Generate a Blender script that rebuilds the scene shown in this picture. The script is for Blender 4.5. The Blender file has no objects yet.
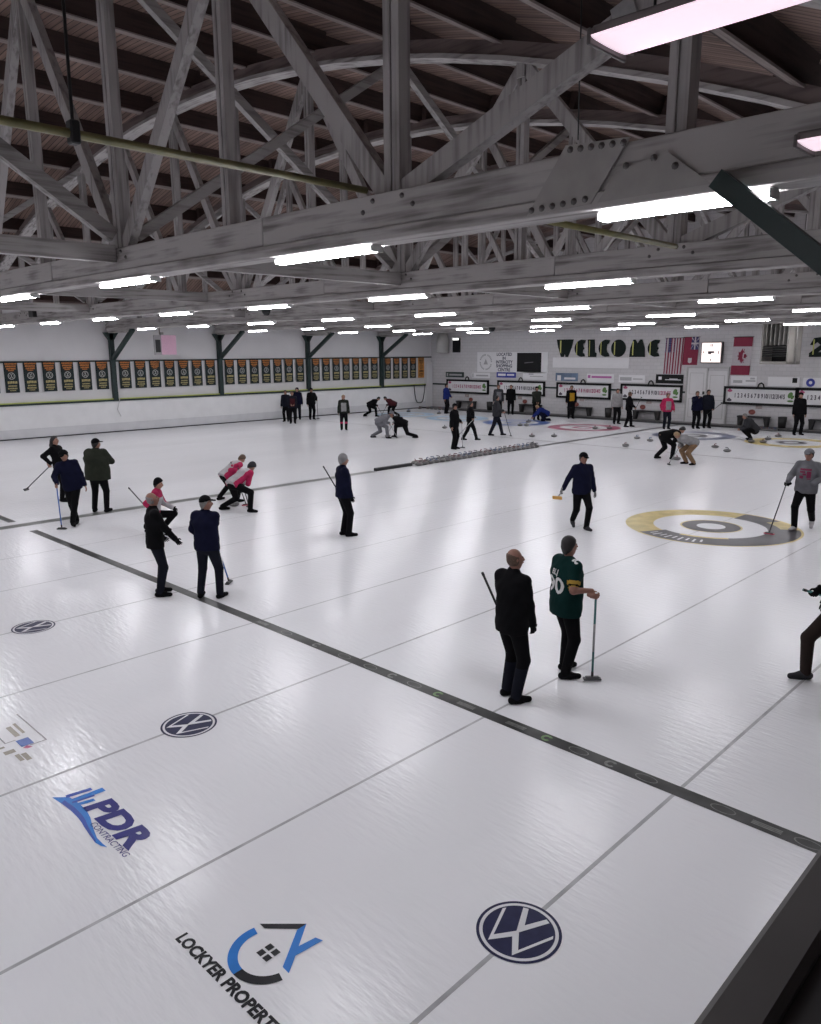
import bpy, bmesh, math, random
import numpy as np
from mathutils import Vector, Matrix
from mathutils.bvhtree import BVHTree

random.seed(7)
SC = bpy.context.scene
COL = SC.collection
pi = math.pi

# ------------------------------------------------------------------ camera
CX, CY, CH = 2.65177, -6.09277, 3.82854
YAW, PITCH, ROLL, FPX = 0.773122, 0.204476, -0.0047966, 773.56
_r = Vector((math.cos(YAW), math.sin(YAW), 0))
_f = Vector((-math.sin(YAW) * math.cos(PITCH), math.cos(YAW) * math.cos(PITCH), -math.sin(PITCH)))
_u = _r.cross(_f)
_r2 = _r * math.cos(ROLL) + _u * math.sin(ROLL)
_u2 = -_r * math.sin(ROLL) + _u * math.cos(ROLL)
cam = bpy.data.cameras.new('camera')
cam.sensor_fit = 'VERTICAL'
cam.sensor_height = 36
cam.lens = 36 * FPX / 1024
cam.clip_start, cam.clip_end = 0.05, 200
camo = bpy.data.objects.new('camera', cam)
COL.objects.link(camo)
camo.matrix_world = Matrix(((_r2.x, _u2.x, -_f.x, CX), (_r2.y, _u2.y, -_f.y, CY), (_r2.z, _u2.z, -_f.z, CH), (0, 0, 0, 1)))
SC.camera = camo

# ------------------------------------------------------------------ world, exposure
LAMP = 68.0                     # radiance of the fluorescent diffusers
w = bpy.data.worlds.new('world'); SC.world = w
w.use_nodes = True
w.node_tree.nodes['Background'].inputs[0].default_value = (0.8, 0.82, 0.9, 1)
w.node_tree.nodes['Background'].inputs[1].default_value = 0.02
SC.view_settings.view_transform = 'Standard'
SC.view_settings.look = 'None'
SC.view_settings.exposure = 0.0
SC.view_settings.gamma = 1.0
SC.view_settings.use_curve_mapping = False

# pixel ray helpers (used to read real-world positions off known planes)
def ray(u, v):
    return _f * FPX + _r2 * (u - 410.5) - _u2 * (v - 512)
def ground(u, v, z=0.0):
    d = ray(u, v); t = (z - CH) / d.z
    return Vector((CX, CY, CH)) + d * t
def onX(u, v, X):
    d = ray(u, v); t = (X - CX) / d.x
    return Vector((CX, CY, CH)) + d * t
def onY(u, v, Y):
    d = ray(u, v); t = (Y - CY) / d.y
    return Vector((CX, CY, CH)) + d * t

# ------------------------------------------------------------------ site dimensions
S = 4.269                       # sheet spacing
GAP = 1.49                      # wide walkway strip between the two banks of sheets
XDIV = -3.5 * S - GAP / 2
SHEETS = [0, -S, -2 * S, -3 * S] + [-k * S - GAP for k in range(4, 8)]
XL, XR = -34.7, 2.42            # side walls
YB, YF = 34.3, -10.5            # back and front walls
FARHOG, TEE = 21.95, 28.35
TRUSS_Y = [-0.5, 5.35, 11.3, 17.3, 23.35, 29.4]
ZC = 4.93                       # underside of truss bottom chords
XM = (XL + XR) / 2
def arch(x, top=10.02):
    return top - 0.0143 * (x - XM) ** 2

# ------------------------------------------------------------------ materials
MATS = {}
def new_mat(name):
    m = bpy.data.materials.new(name); m.use_nodes = True
    return m, m.node_tree, m.node_tree.nodes['Principled BSDF']
def mat(name, col, rough=0.6, metal=0.0, var=0.08, scale=20.0, bump=0.0, spec=0.5):
    """plain surface with a little procedural colour variation and relief"""
    if name in MATS: return MATS[name]
    m, nt, b = new_mat(name)
    tc = nt.nodes.new('ShaderNodeTexCoord')
    n = nt.nodes.new('ShaderNodeTexNoise'); n.inputs['Scale'].default_value = scale; n.inputs['Detail'].default_value = 4
    nt.links.new(tc.outputs['Object'], n.inputs['Vector'])
    cr = nt.nodes.new('ShaderNodeValToRGB')
    lo = [max(0, c * (1 - var)) for c in col]; hi = [min(1, c * (1 + var)) for c in col]
    cr.color_ramp.elements[0].position = 0.3; cr.color_ramp.elements[1].position = 0.7
    cr.color_ramp.elements[0].color = (*lo, 1); cr.color_ramp.elements[1].color = (*hi, 1)
    nt.links.new(n.outputs['Fac'], cr.inputs['Fac'])
    nt.links.new(cr.outputs['Color'], b.inputs['Base Color'])
    b.inputs['Roughness'].default_value = rough; b.inputs['Metallic'].default_value = metal
    b.inputs['Specular IOR Level'].default_value = spec
    if bump:
        bp = nt.nodes.new('ShaderNodeBump'); bp.inputs['Strength'].default_value = bump; bp.inputs['Distance'].default_value = 0.01
        nt.links.new(n.outputs['Fac'], bp.inputs['Height']); nt.links.new(bp.outputs['Normal'], b.inputs['Normal'])
    MATS[name] = m
    return m
def cloth(name, col, var=0.12):
    return mat('fabric_' + name, col, 0.9, 0, var, 9.0, 0.25, 0.10)
def emit(name, col, strength):
    if name in MATS: return MATS[name]
    m, nt, b = new_mat(name)
    b.inputs['Base Color'].default_value = (*col, 1)
    b.inputs['Emission Color'].default_value = (*col, 1)
    b.inputs['Emission Strength'].default_value = strength
    MATS[name] = m
    return m

def ice_mat():
    m, nt, b = new_mat('ice')
    L = nt.links.new
    tc = nt.nodes.new('ShaderNodeTexCoord')
    n = nt.nodes.new('ShaderNodeTexNoise'); n.inputs['Scale'].default_value = 0.35; n.inputs['Detail'].default_value = 5
    mp = nt.nodes.new('ShaderNodeMapping'); mp.inputs['Scale'].default_value = (1.0, 0.25, 1)
    L(tc.outputs['Object'], mp.inputs['Vector']); L(mp.outputs['Vector'], n.inputs['Vector'])
    cr = nt.nodes.new('ShaderNodeValToRGB')
    cr.color_ramp.elements[0].position = 0.3; cr.color_ramp.elements[0].color = (0.80, 0.80, 0.83, 1)
    cr.color_ramp.elements[1].position = 0.7; cr.color_ramp.elements[1].color = (0.88, 0.88, 0.91, 1)
    L(n.outputs['Fac'], cr.inputs['Fac']); L(cr.outputs['Color'], b.inputs['Base Color'])
    # pebbled running surface: fine droplets plus long shallow ripples across the sheet
    v = nt.nodes.new('ShaderNodeTexNoise'); v.inputs['Scale'].default_value = 26; v.inputs['Detail'].default_value = 3
    L(tc.outputs['Object'], v.inputs['Vector'])
    mp2 = nt.nodes.new('ShaderNodeMapping'); mp2.inputs['Scale'].default_value = (2.2, 9.0, 1); mp2.inputs['Rotation'].default_value = (0, 0, 0.5)
    v2 = nt.nodes.new('ShaderNodeTexNoise'); v2.inputs['Scale'].default_value = 2.0; v2.inputs['Detail'].default_value = 2
    L(tc.outputs['Object'], mp2.inputs['Vector']); L(mp2.outputs['Vector'], v2.inputs['Vector'])
    b1 = nt.nodes.new('ShaderNodeBump'); b1.inputs['Strength'].default_value = 0.05; b1.inputs['Distance'].default_value = 0.01
    b2 = nt.nodes.new('ShaderNodeBump'); b2.inputs['Strength'].default_value = 0.24; b2.inputs['Distance'].default_value = 0.02
    L(v.outputs['Fac'], b1.inputs['Height']); L(v2.outputs['Fac'], b2.inputs['Height'])
    L(b1.outputs['Normal'], b2.inputs['Normal']); L(b2.outputs['Normal'], b.inputs['Normal'])
    b.inputs['Roughness'].default_value = 0.18; b.inputs['IOR'].default_value = 1.31
    b.inputs['Specular IOR Level'].default_value = 0.36
    return m
def timber_mat(name, c1, c2, scale=1.0, axis=0):
    """weathered white-painted timber: long grain along one axis, grey bare patches"""
    m, nt, b = new_mat(name); L = nt.links.new
    tc = nt.nodes.new('ShaderNodeTexCoord')
    mp = nt.nodes.new('ShaderNodeMapping')
    sc = [14.0, 14.0, 14.0]; sc[axis] = 0.8
    mp.inputs['Scale'].default_value = [s * scale for s in sc]
    L(tc.outputs['Object'], mp.inputs['Vector'])
    n = nt.nodes.new('ShaderNodeTexNoise'); n.inputs['Scale'].default_value = 1.0; n.inputs['Detail'].default_value = 6
    L(mp.outputs['Vector'], n.inputs['Vector'])
    n2 = nt.nodes.new('ShaderNodeTexNoise'); n2.inputs['Scale'].default_value = 1.1; n2.inputs['Detail'].default_value = 4
    L(tc.outputs['Object'], n2.inputs['Vector'])
    ad = nt.nodes.new('ShaderNodeMath'); ad.operation = 'MULTIPLY_ADD'; ad.inputs[1].default_value = 0.6
    L(n.outputs['Fac'], ad.inputs[0])
    mu = nt.nodes.new('ShaderNodeMath'); mu.operation = 'MULTIPLY'; mu.inputs[1].default_value = 0.4
    L(n2.outputs['Fac'], mu.inputs[0]); L(mu.outputs[0], ad.inputs[2])
    cr = nt.nodes.new('ShaderNodeValToRGB')
    cr.color_ramp.elements[0].position = 0.36; cr.color_ramp.elements[0].color = (*c2, 1)
    cr.color_ramp.elements[1].position = 0.52; cr.color_ramp.elements[1].color = (*c1, 1)
    L(ad.outputs[0], cr.inputs['Fac']); L(cr.outputs['Color'], b.inputs['Base Color'])
    bp = nt.nodes.new('ShaderNodeBump'); bp.inputs['Strength'].default_value = 0.4; bp.inputs['Distance'].default_value = 0.01
    L(n.outputs['Fac'], bp.inputs['Height']); L(bp.outputs['Normal'], b.inputs['Normal'])
    b.inputs['Roughness'].default_value = 0.8
    return m
def deck_mat():
    m, nt, b = new_mat('roof_boards'); L = nt.links.new
    tc = nt.nodes.new('ShaderNodeTexCoord')
    br = nt.nodes.new('ShaderNodeTexBrick')
    mp = nt.nodes.new('ShaderNodeMapping'); mp.inputs['Scale'].default_value = (1, 1, 1)
    L(tc.outputs['Object'], mp.inputs['Vector']); L(mp.outputs['Vector'], br.inputs['Vector'])
    br.inputs['Scale'].default_value = 1.0; br.inputs['Brick Width'].default_value = 4.9; br.inputs['Row Height'].default_value = 0.15
    br.inputs['Mortar Size'].default_value = 0.012; br.inputs['Color1'].default_value = (0.27, 0.175, 0.142, 1)
    br.inputs['Color2'].default_value = (0.17, 0.105, 0.085, 1); br.inputs['Mortar'].default_value = (0.035, 0.022, 0.02, 1)
    n = nt.nodes.new('ShaderNodeTexNoise'); n.inputs['Scale'].default_value = 1.0; n.inputs['Detail'].default_value = 6
    mp2 = nt.nodes.new('ShaderNodeMapping'); mp2.inputs['Scale'].default_value = (0.7, 9, 1)
    L(tc.outputs['Object'], mp2.inputs['Vector']); L(mp2.outputs['Vector'], n.inputs['Vector'])
    mx = nt.nodes.new('ShaderNodeMixRGB'); mx.blend_type = 'MULTIPLY'; mx.inputs['Fac'].default_value = 0.75
    cr = nt.nodes.new('ShaderNodeValToRGB'); cr.color_ramp.elements[0].position = 0.35; cr.color_ramp.elements[1].position = 0.65
    cr.color_ramp.elements[0].color = (0.35, 0.33, 0.33, 1)
    L(n.outputs['Fac'], cr.inputs['Fac']); L(br.outputs['Color'], mx.inputs['Color1']); L(cr.outputs['Color'], mx.inputs['Color2'])
    L(mx.outputs['Color'], b.inputs['Base Color'])
    b.inputs['Roughness'].default_value = 0.8
    return m
def block_mat():
    m, nt, b = new_mat('painted_block'); L = nt.links.new
    tc = nt.nodes.new('ShaderNodeTexCoord')
    sx = nt.nodes.new('ShaderNodeSeparateXYZ'); cx = nt.nodes.new('ShaderNodeCombineXYZ')
    L(tc.outputs['Object'], sx.inputs[0]); L(sx.outputs['X'], cx.inputs['X']); L(sx.outputs['Z'], cx.inputs['Y'])
    br = nt.nodes.new('ShaderNodeTexBrick'); L(cx.outputs[0], br.inputs['Vector'])
    br.inputs['Scale'].default_value = 1; br.inputs['Brick Width'].default_value = 0.4; br.inputs['Row Height'].default_value = 0.2
    br.inputs['Mortar Size'].default_value = 0.012
    br.inputs['Color1'].default_value = (0.575, 0.56, 0.575, 1); br.inputs['Color2'].default_value = (0.545, 0.53, 0.545, 1)
    br.inputs['Mortar'].default_value = (0.48, 0.47, 0.48, 1)
    L(br.outputs['Color'], b.inputs['Base Color'])
    bp = nt.nodes.new('ShaderNodeBump'); bp.inputs['Strength'].default_value = 0.2; bp.inputs['Distance'].default_value = 0.008; bp.invert = True
    L(br.outputs['Fac'], bp.inputs['Height']); L(bp.outputs['Normal'], b.inputs['Normal'])
    b.inputs['Roughness'].default_value = 0.6
    return m

M_ICE = ice_mat()
M_TIM = timber_mat('white_timber', (0.42, 0.40, 0.395), (0.16, 0.145, 0.142), 1.0, 0)
M_TIMZ = timber_mat('white_timber_upright', (0.40, 0.38, 0.378), (0.19, 0.175, 0.172), 1.0, 2)
M_TIMY = timber_mat('white_timber_lengthwise', (0.37, 0.355, 0.35), (0.16, 0.145, 0.142), 1.0, 1)
M_DECK = deck_mat()
M_JOIST = timber_mat('dark_joist', (0.052, 0.029, 0.026), (0.026, 0.015, 0.013), 1.0, 1)
M_BLOCK = block_mat()
M_WALL = mat('white_wall_panel', (0.66, 0.65, 0.665), 0.55, 0, 0.03, 1.2)
M_DASH = mat('white_dasher', (0.80, 0.80, 0.81), 0.35, 0, 0.03, 2)
M_GREEN = mat('dark_green_paint', (0.005, 0.020, 0.019), 0.45, 0, 0.1, 5)
M_STEEL = mat('grey_steel', (0.30, 0.29, 0.28), 0.45, 0.6, 0.1, 8)
M_PLATE = mat('painted_plate', (0.33, 0.315, 0.305), 0.6, 0.0, 0.08, 6)
M_BLACK = mat('black_plastic', (0.012, 0.012, 0.014), 0.5, 0, 0.1, 10)
M_SILL = mat('dark_sill', (0.055, 0.050, 0.050), 0.6, 0, 0.15, 3)
M_SILL2 = mat('darker_sill', (0.02, 0.019, 0.02), 0.7, 0, 0.15, 3)
M_LENS = emit('lamp_diffuser', (0.955, 0.955, 1.0), LAMP)
M_REFL = emit('reflection_glow_pink', (1.0, 0.80, 0.90), 0.78)  # glow standing in for lamp reflections in the gallery window
M_HOUS = mat('lamp_housing', (0.55, 0.55, 0.55), 0.5, 0, 0.05, 5)
M_REFL_RIM = mat('reflection_rim_dark', (0.10, 0.09, 0.09), 0.5, 0, 0.05, 5)  # edging of the two reflection panels
M_LINE = mat('ice_line_grey', (0.42, 0.42, 0.44), 0.3, 0, 0.2, 4, 0, 0.15)
M_HOG = mat('ice_line_black', (0.055, 0.055, 0.055), 0.3, 0, 0.5, 3, 0, 0.15)
M_HOG2 = mat('ice_mark_pale', (0.19, 0.19, 0.185), 0.3, 0, 0.3, 20, 0, 0.15)
M_HOG3 = mat('ice_mark_green', (0.16, 0.26, 0.12), 0.3, 0, 0.3, 20, 0, 0.15)
M_NAVY = mat('ice_print_navy', (0.028, 0.030, 0.075), 0.3, 0, 0.15, 12, 0, 0.15)
M_PWHITE = mat('ice_print_white', (0.72, 0.72, 0.75), 0.3, 0, 0.05, 4, 0, 0.15)
M_PBLACK = mat('ice_print_black', (0.02, 0.02, 0.024), 0.3, 0, 0.15, 4, 0, 0.15)
M_PBLUE = mat('ice_print_blue', (0.03, 0.20, 0.62), 0.3, 0, 0.1, 4, 0, 0.15)
M_PDBLUE = mat('ice_print_deep_blue', (0.02, 0.02, 0.19), 0.3, 0, 0.1, 4, 0, 0.15)
M_PMBLUE = mat('ice_print_mid_blue', (0.04, 0.09, 0.42), 0.3, 0, 0.1, 4, 0, 0.15)
M_YEL = mat('ice_print_yellow', (0.55, 0.44, 0.17), 0.3, 0, 0.2, 3, 0, 0.15)
M_DGREY = mat('ice_print_dark_grey', (0.085, 0.08, 0.09), 0.3, 0, 0.15, 3, 0, 0.15)
M_RINGR = mat('ice_print_red', (0.32, 0.08, 0.135), 0.3, 0, 0.1, 3, 0, 0.15)
M_RINGB = mat('ice_print_ring_blue', (0.07, 0.12, 0.31), 0.3, 0, 0.1, 3, 0, 0.15)
M_RINGLB = mat('ice_print_light_blue', (0.25, 0.38, 0.50), 0.3, 0, 0.1, 3, 0, 0.15)
M_RINGG = mat('ice_print_grey_blue', (0.15, 0.165, 0.24), 0.3, 0, 0.1, 3, 0, 0.15)

# ------------------------------------------------------------------ mesh helpers
def link(name, me, m=None, parent=None, kind=None):
    o = bpy.data.objects.new(name, me); COL.objects.link(o)
    if m is not None and me is not None and len(me.materials) == 0:
        for x in (m if isinstance(m, (list, tuple)) else [m]): me.materials.append(x)
    if parent is not None: o.parent = parent
    if kind: o['kind'] = kind
    return o
def tag(o, label, cat, group=None, kind=None):
    o['label'] = label; o['category'] = cat
    if group: o['group'] = group
    if kind: o['kind'] = kind
    return o
def thing(name, label, cat, loc=(0, 0, 0), rz=0.0, group=None):
    o = bpy.data.objects.new(name, None); COL.objects.link(o)
    o.location = loc; o.rotation_euler = (0, 0, rz); o.empty_display_size = 0.2
    return tag(o, label, cat, group)
def bm_mesh(name, bm, smooth=False):
    bmesh.ops.recalc_face_normals(bm, faces=bm.faces)
    me = bpy.data.meshes.new(name); bm.to_mesh(me); bm.free()
    if smooth:
        for p in me.polygons: p.use_smooth = True
    return me
def obj(name, bm, m, parent=None, kind=None, smooth=False):
    return link(name, bm_mesh(name, bm, smooth), m, parent, kind)
def box(bm, c, d, rot=None, bev=0.0, mi=0):
    M = Matrix.Translation(Vector(c))
    if rot is not None: M = M @ rot.to_4x4()
    M = M @ Matrix.Diagonal((*d, 1))
    r = bmesh.ops.create_cube(bm, size=1, matrix=M)
    fs = set(f for v in r['verts'] for f in v.link_faces)
    for f in fs: f.material_index = mi
    if bev > 0:
        es = list(set(e for v in r['verts'] for e in v.link_edges))
        q = bmesh.ops.bevel(bm, geom=es, offset=bev, segments=1, affect='EDGES')
        for f in q['faces']: f.material_index = mi
def beam(bm, a, b, wd, hd, up=(0, 0, 1), mi=0):
    """timber from a to b: wd across, hd in the 'up' sense"""
    a = Vector(a); b = Vector(b); d = (b - a); L = d.length; d.normalize()
    u = Vector(up); s = d.cross(u)
    if s.length < 1e-4: s = d.cross(Vector((0, 1, 0)))
    s.normalize(); u = s.cross(d)
    R = Matrix(((d.x, s.x, u.x), (d.y, s.y, u.y), (d.z, s.z, u.z)))
    box(bm, (a + b) / 2, (L, wd, hd), R, 0, mi)
def tube(bm, pts, r, n=8, mi=0, cap=True, r1=None):
    pts = [Vector(p) for p in pts]; rings = []
    prev = None
    for i, p in enumerate(pts):
        d = (pts[min(i + 1, len(pts) - 1)] - pts[max(i - 1, 0)]).normalized()
        if prev is None:
            s = d.cross(Vector((0, 0, 1)))
            if s.length < 1e-3: s = d.cross(Vector((1, 0, 0)))
        else:
            s = prev - d * prev.dot(d)
        s.normalize(); prev = s; t = d.cross(s)
        rr = r if r1 is None else r + (r1 - r) * i / (len(pts) - 1)
        rings.append([bm.verts.new(p + (s * math.cos(2 * pi * k / n) + t * math.sin(2 * pi * k / n)) * rr) for k in range(n)])
    for a, b in zip(rings, rings[1:]):
        for k in range(n):
            f = bm.faces.new((a[k], a[(k + 1) % n], b[(k + 1) % n], b[k])); f.material_index = mi; f.smooth = True
    if cap:
        for q in (rings[0][::-1], rings[-1]):
            f = bm.faces.new(q); f.material_index = mi
def lathe(bm, prof, n=20, mi=0, c=(0, 0, 0)):
    c = Vector(c); rings = []
    for r, z in prof:
        if r < 1e-6: rings.append([bm.verts.new(c + Vector((0, 0, z)))])
        else: rings.append([bm.verts.new(c + Vector((r * math.cos(2 * pi * k / n), r * math.sin(2 * pi * k / n), z))) for k in range(n)])
    for a, b in zip(rings, rings[1:]):
        for k in range(n):
            k2 = (k + 1) % n
            if len(a) == 1 and len(b) == 1: continue
            vs = (a[0], b[k2], b[k]) if len(a) == 1 else ((a[k], a[k2], b[0]) if len(b) == 1 else (a[k], a[k2], b[k2], b[k]))
            f = bm.faces.new(vs); f.material_index = mi; f.smooth = True
def poly(bm, pts, z=0.0, th=0.0, mi=0, plane='XY', off=0.0):
    """flat polygon (optionally extruded by th)"""
    def P(x, y, h):
        if plane == 'XY': return (x, y, z + h)
        if plane == 'XZ': return (x, off - h, y)       # faces -Y
        return (off + h, x, y)                          # 'YZ' faces +X
    vs = [bm.verts.new(P(x, y, th)) for x, y in pts]
    f = bm.faces.new(vs); f.material_index = mi
    if th:
        ws = [bm.verts.new(P(x, y, 0)) for x, y in pts]
        n = len(pts)
        for i in range(n):
            g = bm.faces.new((vs[i], ws[i], ws[(i + 1) % n], vs[(i + 1) % n])); g.material_index = mi
    return f
def annulus(bm, c, r0, r1, z, a0=0.0, a1=2 * pi, n=64, mi=0):
    full = abs(a1 - a0 - 2 * pi) < 1e-6
    N = max(3, int(n * (a1 - a0) / (2 * pi)))
    A = [a0 + (a1 - a0) * i / N for i in range(N + (0 if full else 1))]
    o = [bm.verts.new((c[0] + r1 * math.cos(a), c[1] + r1 * math.sin(a), z)) for a in A]
    if r0 <= 0:
        f = bm.faces.new(o); f.material_index = mi; return
    i_ = [bm.verts.new((c[0] + r0 * math.cos(a), c[1] + r0 * math.sin(a), z)) for a in A]
    m = len(A)
    for k in range(m if full else m - 1):
        f = bm.faces.new((o[k], o[(k + 1) % m], i_[(k + 1) % m], i_[k])); f.material_index = mi
_font_cache = {}
def text_mesh(s, size, extrude=0.0, offset=0.0, align='CENTER', shear=0.0, space=1.0):
    key = (s, size, extrude, offset, align, shear, space)
    if key in _font_cache: return _font_cache[key]
    cu = bpy.data.curves.new('lettering', 'FONT'); cu.body = s; cu.size = size; cu.extrude = extrude; cu.offset = offset
    cu.align_x = align; cu.align_y = 'CENTER'; cu.shear = shear; cu.space_character = space; cu.resolution_u = 3
    o = bpy.data.objects.new('lettering', cu); COL.objects.link(o)
    dg = bpy.context.evaluated_depsgraph_get()
    me = bpy.data.meshes.new_from_object(o.evaluated_get(dg))
    bpy.data.objects.remove(o); bpy.data.curves.remove(cu)
    me.materials.clear()
    _font_cache[key] = me
    return me
def text(name, s, size, m, parent, M, extrude=0.0, offset=0.0, align='CENTER', shear=0.0, space=1.0, xs=1.0):
    me = text_mesh(s, size, extrude, offset, align, shear, space).copy()
    me.transform(M @ Matrix.Diagonal((xs, 1, 1, 1)))
    return link(name, me, m, parent)
def MXZ(x, y, z):               # lettering standing on a plane that faces -Y
    return Matrix.Translation((x, y, z)) @ Matrix.Rotation(pi / 2, 4, 'X')
def MYZ(x, y, z):               # lettering on the left wall (faces +X), reading along +Y
    return Matrix.Translation((x, y, z)) @ Matrix.Rotation(pi / 2, 4, 'Z') @ Matrix.Rotation(pi / 2, 4, 'X')
def add_text(bm, s, size, M, mi=0, offset=0.0, align='CENTER', xs=1.0):
    me = text_mesh(s, size, 0, offset, align).copy()
    me.transform(M @ Matrix.Diagonal((xs, 1, 1, 1)))
    k = len(bm.faces); bm.from_mesh(me); bm.faces.ensure_lookup_table()
    for f in bm.faces[k:]: f.material_index = mi
    bpy.data.meshes.remove(me)
def copy_tree(o, parent=None):
    c = o.copy(); COL.objects.link(c); c.parent = parent
    for ch in list(o.children): copy_tree(ch, c)
    return c
ORD = ['first', 'second', 'third', 'fourth', 'fifth', 'sixth', 'seventh', 'eighth', 'ninth', 'tenth', 'eleventh', 'twelfth', 'thirteenth', 'fourteenth', 'fifteenth', 'sixteenth', 'seventeenth', 'eighteenth', 'nineteenth', 'twentieth', 'twenty-first', 'twenty-second', 'twenty-third', 'twenty-fourth']

# ================================================================== STRUCTURE
bm = bmesh.new(); box(bm, ((XL + 5) / 2, (YF + YB) / 2, -0.1), (5 - XL, YB - YF + 0.4, 0.2))
FLOOR = obj('floor', bm, M_ICE, None, 'structure')
# left wall: panel wall, dasher with rail
bm = bmesh.new(); box(bm, (XL - 0.15, (YF + YB) / 2, 3.0), (0.3, YB - YF + 0.4, 6.0))
WL = obj('wall_left', bm, M_WALL, None, 'structure')
bm = bmesh.new(); box(bm, (XL + 0.05, (YF + YB) / 2, 0.98), (0.10, YB - YF, 1.06))
link('dasher_panel', bm_mesh('dasher_panel', bm), M_DASH, WL)
bm = bmesh.new(); box(bm, (XL + 0.07, (YF + YB) / 2, 0.225), (0.14, YB - YF, 0.45))
obj('kick_board', bm, mat('kick_board', (0.66, 0.66, 0.68), 0.5, 0, 0.05, 2), WL)
bm = bmesh.new(); box(bm, (XL + 0.16, (YF + YB) / 2, 0.02), (0.05, YB - YF, 0.05))
obj('base_bumper', bm, M_BLACK, WL)
bm = bmesh.new(); box(bm, (XL + 0.09, (YF + YB) / 2, 1.55), (0.16, YB - YF, 0.09))
obj('rail', bm, M_GREEN, WL)
bm = bmesh.new(); box(bm, (XL + 0.09, (YF + YB) / 2, 1.62), (0.12, YB - YF, 0.05))
obj('rail_cap', bm, mat('yellow_green_paint', (0.45, 0.50, 0.12), 0.5), WL)
# picture batten that carries the banners
bm = bmesh.new(); box(bm, (XL + 0.03, (YF + YB) / 2, 3.45), (0.06, YB - YF, 0.08))
obj('banner_batten', bm, M_GREEN, WL)
# back wall filling the arch
bm = bmesh.new()
xs = [XL - 0.3 + (5.0 - XL + 0.3) * i / 40 for i in range(41)]
poly(bm, [(x, max(0.3, arch(x) + 0.7)) for x in xs] + [(5.0, 0), (XL - 0.3, 0)], 0, 0.3, 0, 'XZ', YB + 0.3)
WB = obj('wall_back', bm, M_BLOCK, None, 'structure')
bm = bmesh.new()
poly(bm, [(x, max(0.3, arch(x) + 0.7)) for x in xs] + [(5.0, 0), (XL - 0.3, 0)], 0, 0.3, 0, 'XZ', YF)
obj('wall_front', bm, M_WALL, None, 'structure')
bm = bmesh.new(); box(bm, (4.9, (YF + YB) / 2, 2.3), (0.2, YB - YF + 0.4, 4.6))
obj('wall_right', bm, mat('gallery_wall', (0.35, 0.34, 0.34), 0.7), None, 'structure')
# back wall rail, base bumper and walkway
bm = bmesh.new(); box(bm, ((XL + 4) / 2, YB - 0.012, 1.62), (4 - XL, 0.024, 0.10))
obj('rail', bm, M_GREEN, WB)
bm = bmesh.new(); box(bm, ((XL + 4) / 2, 33.0, 0.05), (4 - XL, 0.14, 0.10))
obj('trim_1', bm, mat('bumper_black', (0.03, 0.03, 0.032), 0.6), None, 'structure')
bm = bmesh.new(); box(bm, ((XL + 4) / 2, 33.68, 0.03), (4 - XL, 1.2, 0.06))
obj('walkway', bm, mat('walkway_grey', (0.16, 0.155, 0.155), 0.8, 0, 0.2, 4), FLOOR)
# gallery sill near the camera
bm = bmesh.new(); box(bm, (2.365, -2.5, 2.96), (0.075, 16, 0.08), None, 0.01)
SILL = obj('trim_2', bm, M_SILL, None, 'structure')
bm = bmesh.new(); box(bm, (2.46, -2.5, 1.47), (0.10, 16, 2.94))
obj('gallery_front', bm, M_SILL2, SILL)
bm = bmesh.new(); box(bm, (2.445, -2.5, 2.945), (0.085, 16, 0.07))
obj('inner_sill', bm, M_SILL2, SILL)

# roof deck (thin arched shell of boards) and joists
bm = bmesh.new()
N = 72; prev = None
for i in range(N + 1):
    x = XL - 0.4 + (5.1 - XL + 0.4) * i / N
    z = arch(x) + 0.72
    cur = [bm.verts.new((x, YF - 0.1, z)), bm.verts.new((x, YB + 0.3, z)), bm.verts.new((x, YB + 0.3, z + 0.06)), bm.verts.new((x, YF - 0.1, z + 0.06))]
    if prev:
        for k in range(4):
            bm.faces.new((prev[k], cur[k], cur[(k + 1) % 4], prev[(k + 1) % 4]))
    prev = cur
CEIL = obj('ceiling', bm, M_DECK, None, 'structure')
M_LEDG = timber_mat('joist_ledger', (0.24, 0.20, 0.19), (0.12, 0.095, 0.09), 1.0, 1)
bays = [YF] + TRUSS_Y + [YB]
jx = [XM + 2.45 * k for k in range(-7, 8)]
for bi in range(len(bays) - 1):
    y0, y1 = bays[bi], bays[bi + 1]
    for k, x in enumerate(jx):
        dz = 0.30; sl = -0.03 * (x - XM)
        xo = x + (0.11 if bi % 2 else -0.11)
        bm = bmesh.new()
        R = Matrix.Rotation(-math.atan(sl), 3, 'Y')
        box(bm, (0, 0, 0), (0.16, y1 - y0 + 0.25, 0.44), R)
        o = obj('joist', bm, M_JOIST, CEIL); o.location = (xo, (y0 + y1) / 2, arch(xo) + 0.50)
        bm = bmesh.new(); box(bm, (0, 0, 0), (0.20, y1 - y0 - 0.4, 0.03), R)
        o = obj('ledger', bm, M_LEDG, CEIL); o.location = (xo, (y0 + y1) / 2, arch(xo) + 0.27)

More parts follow.
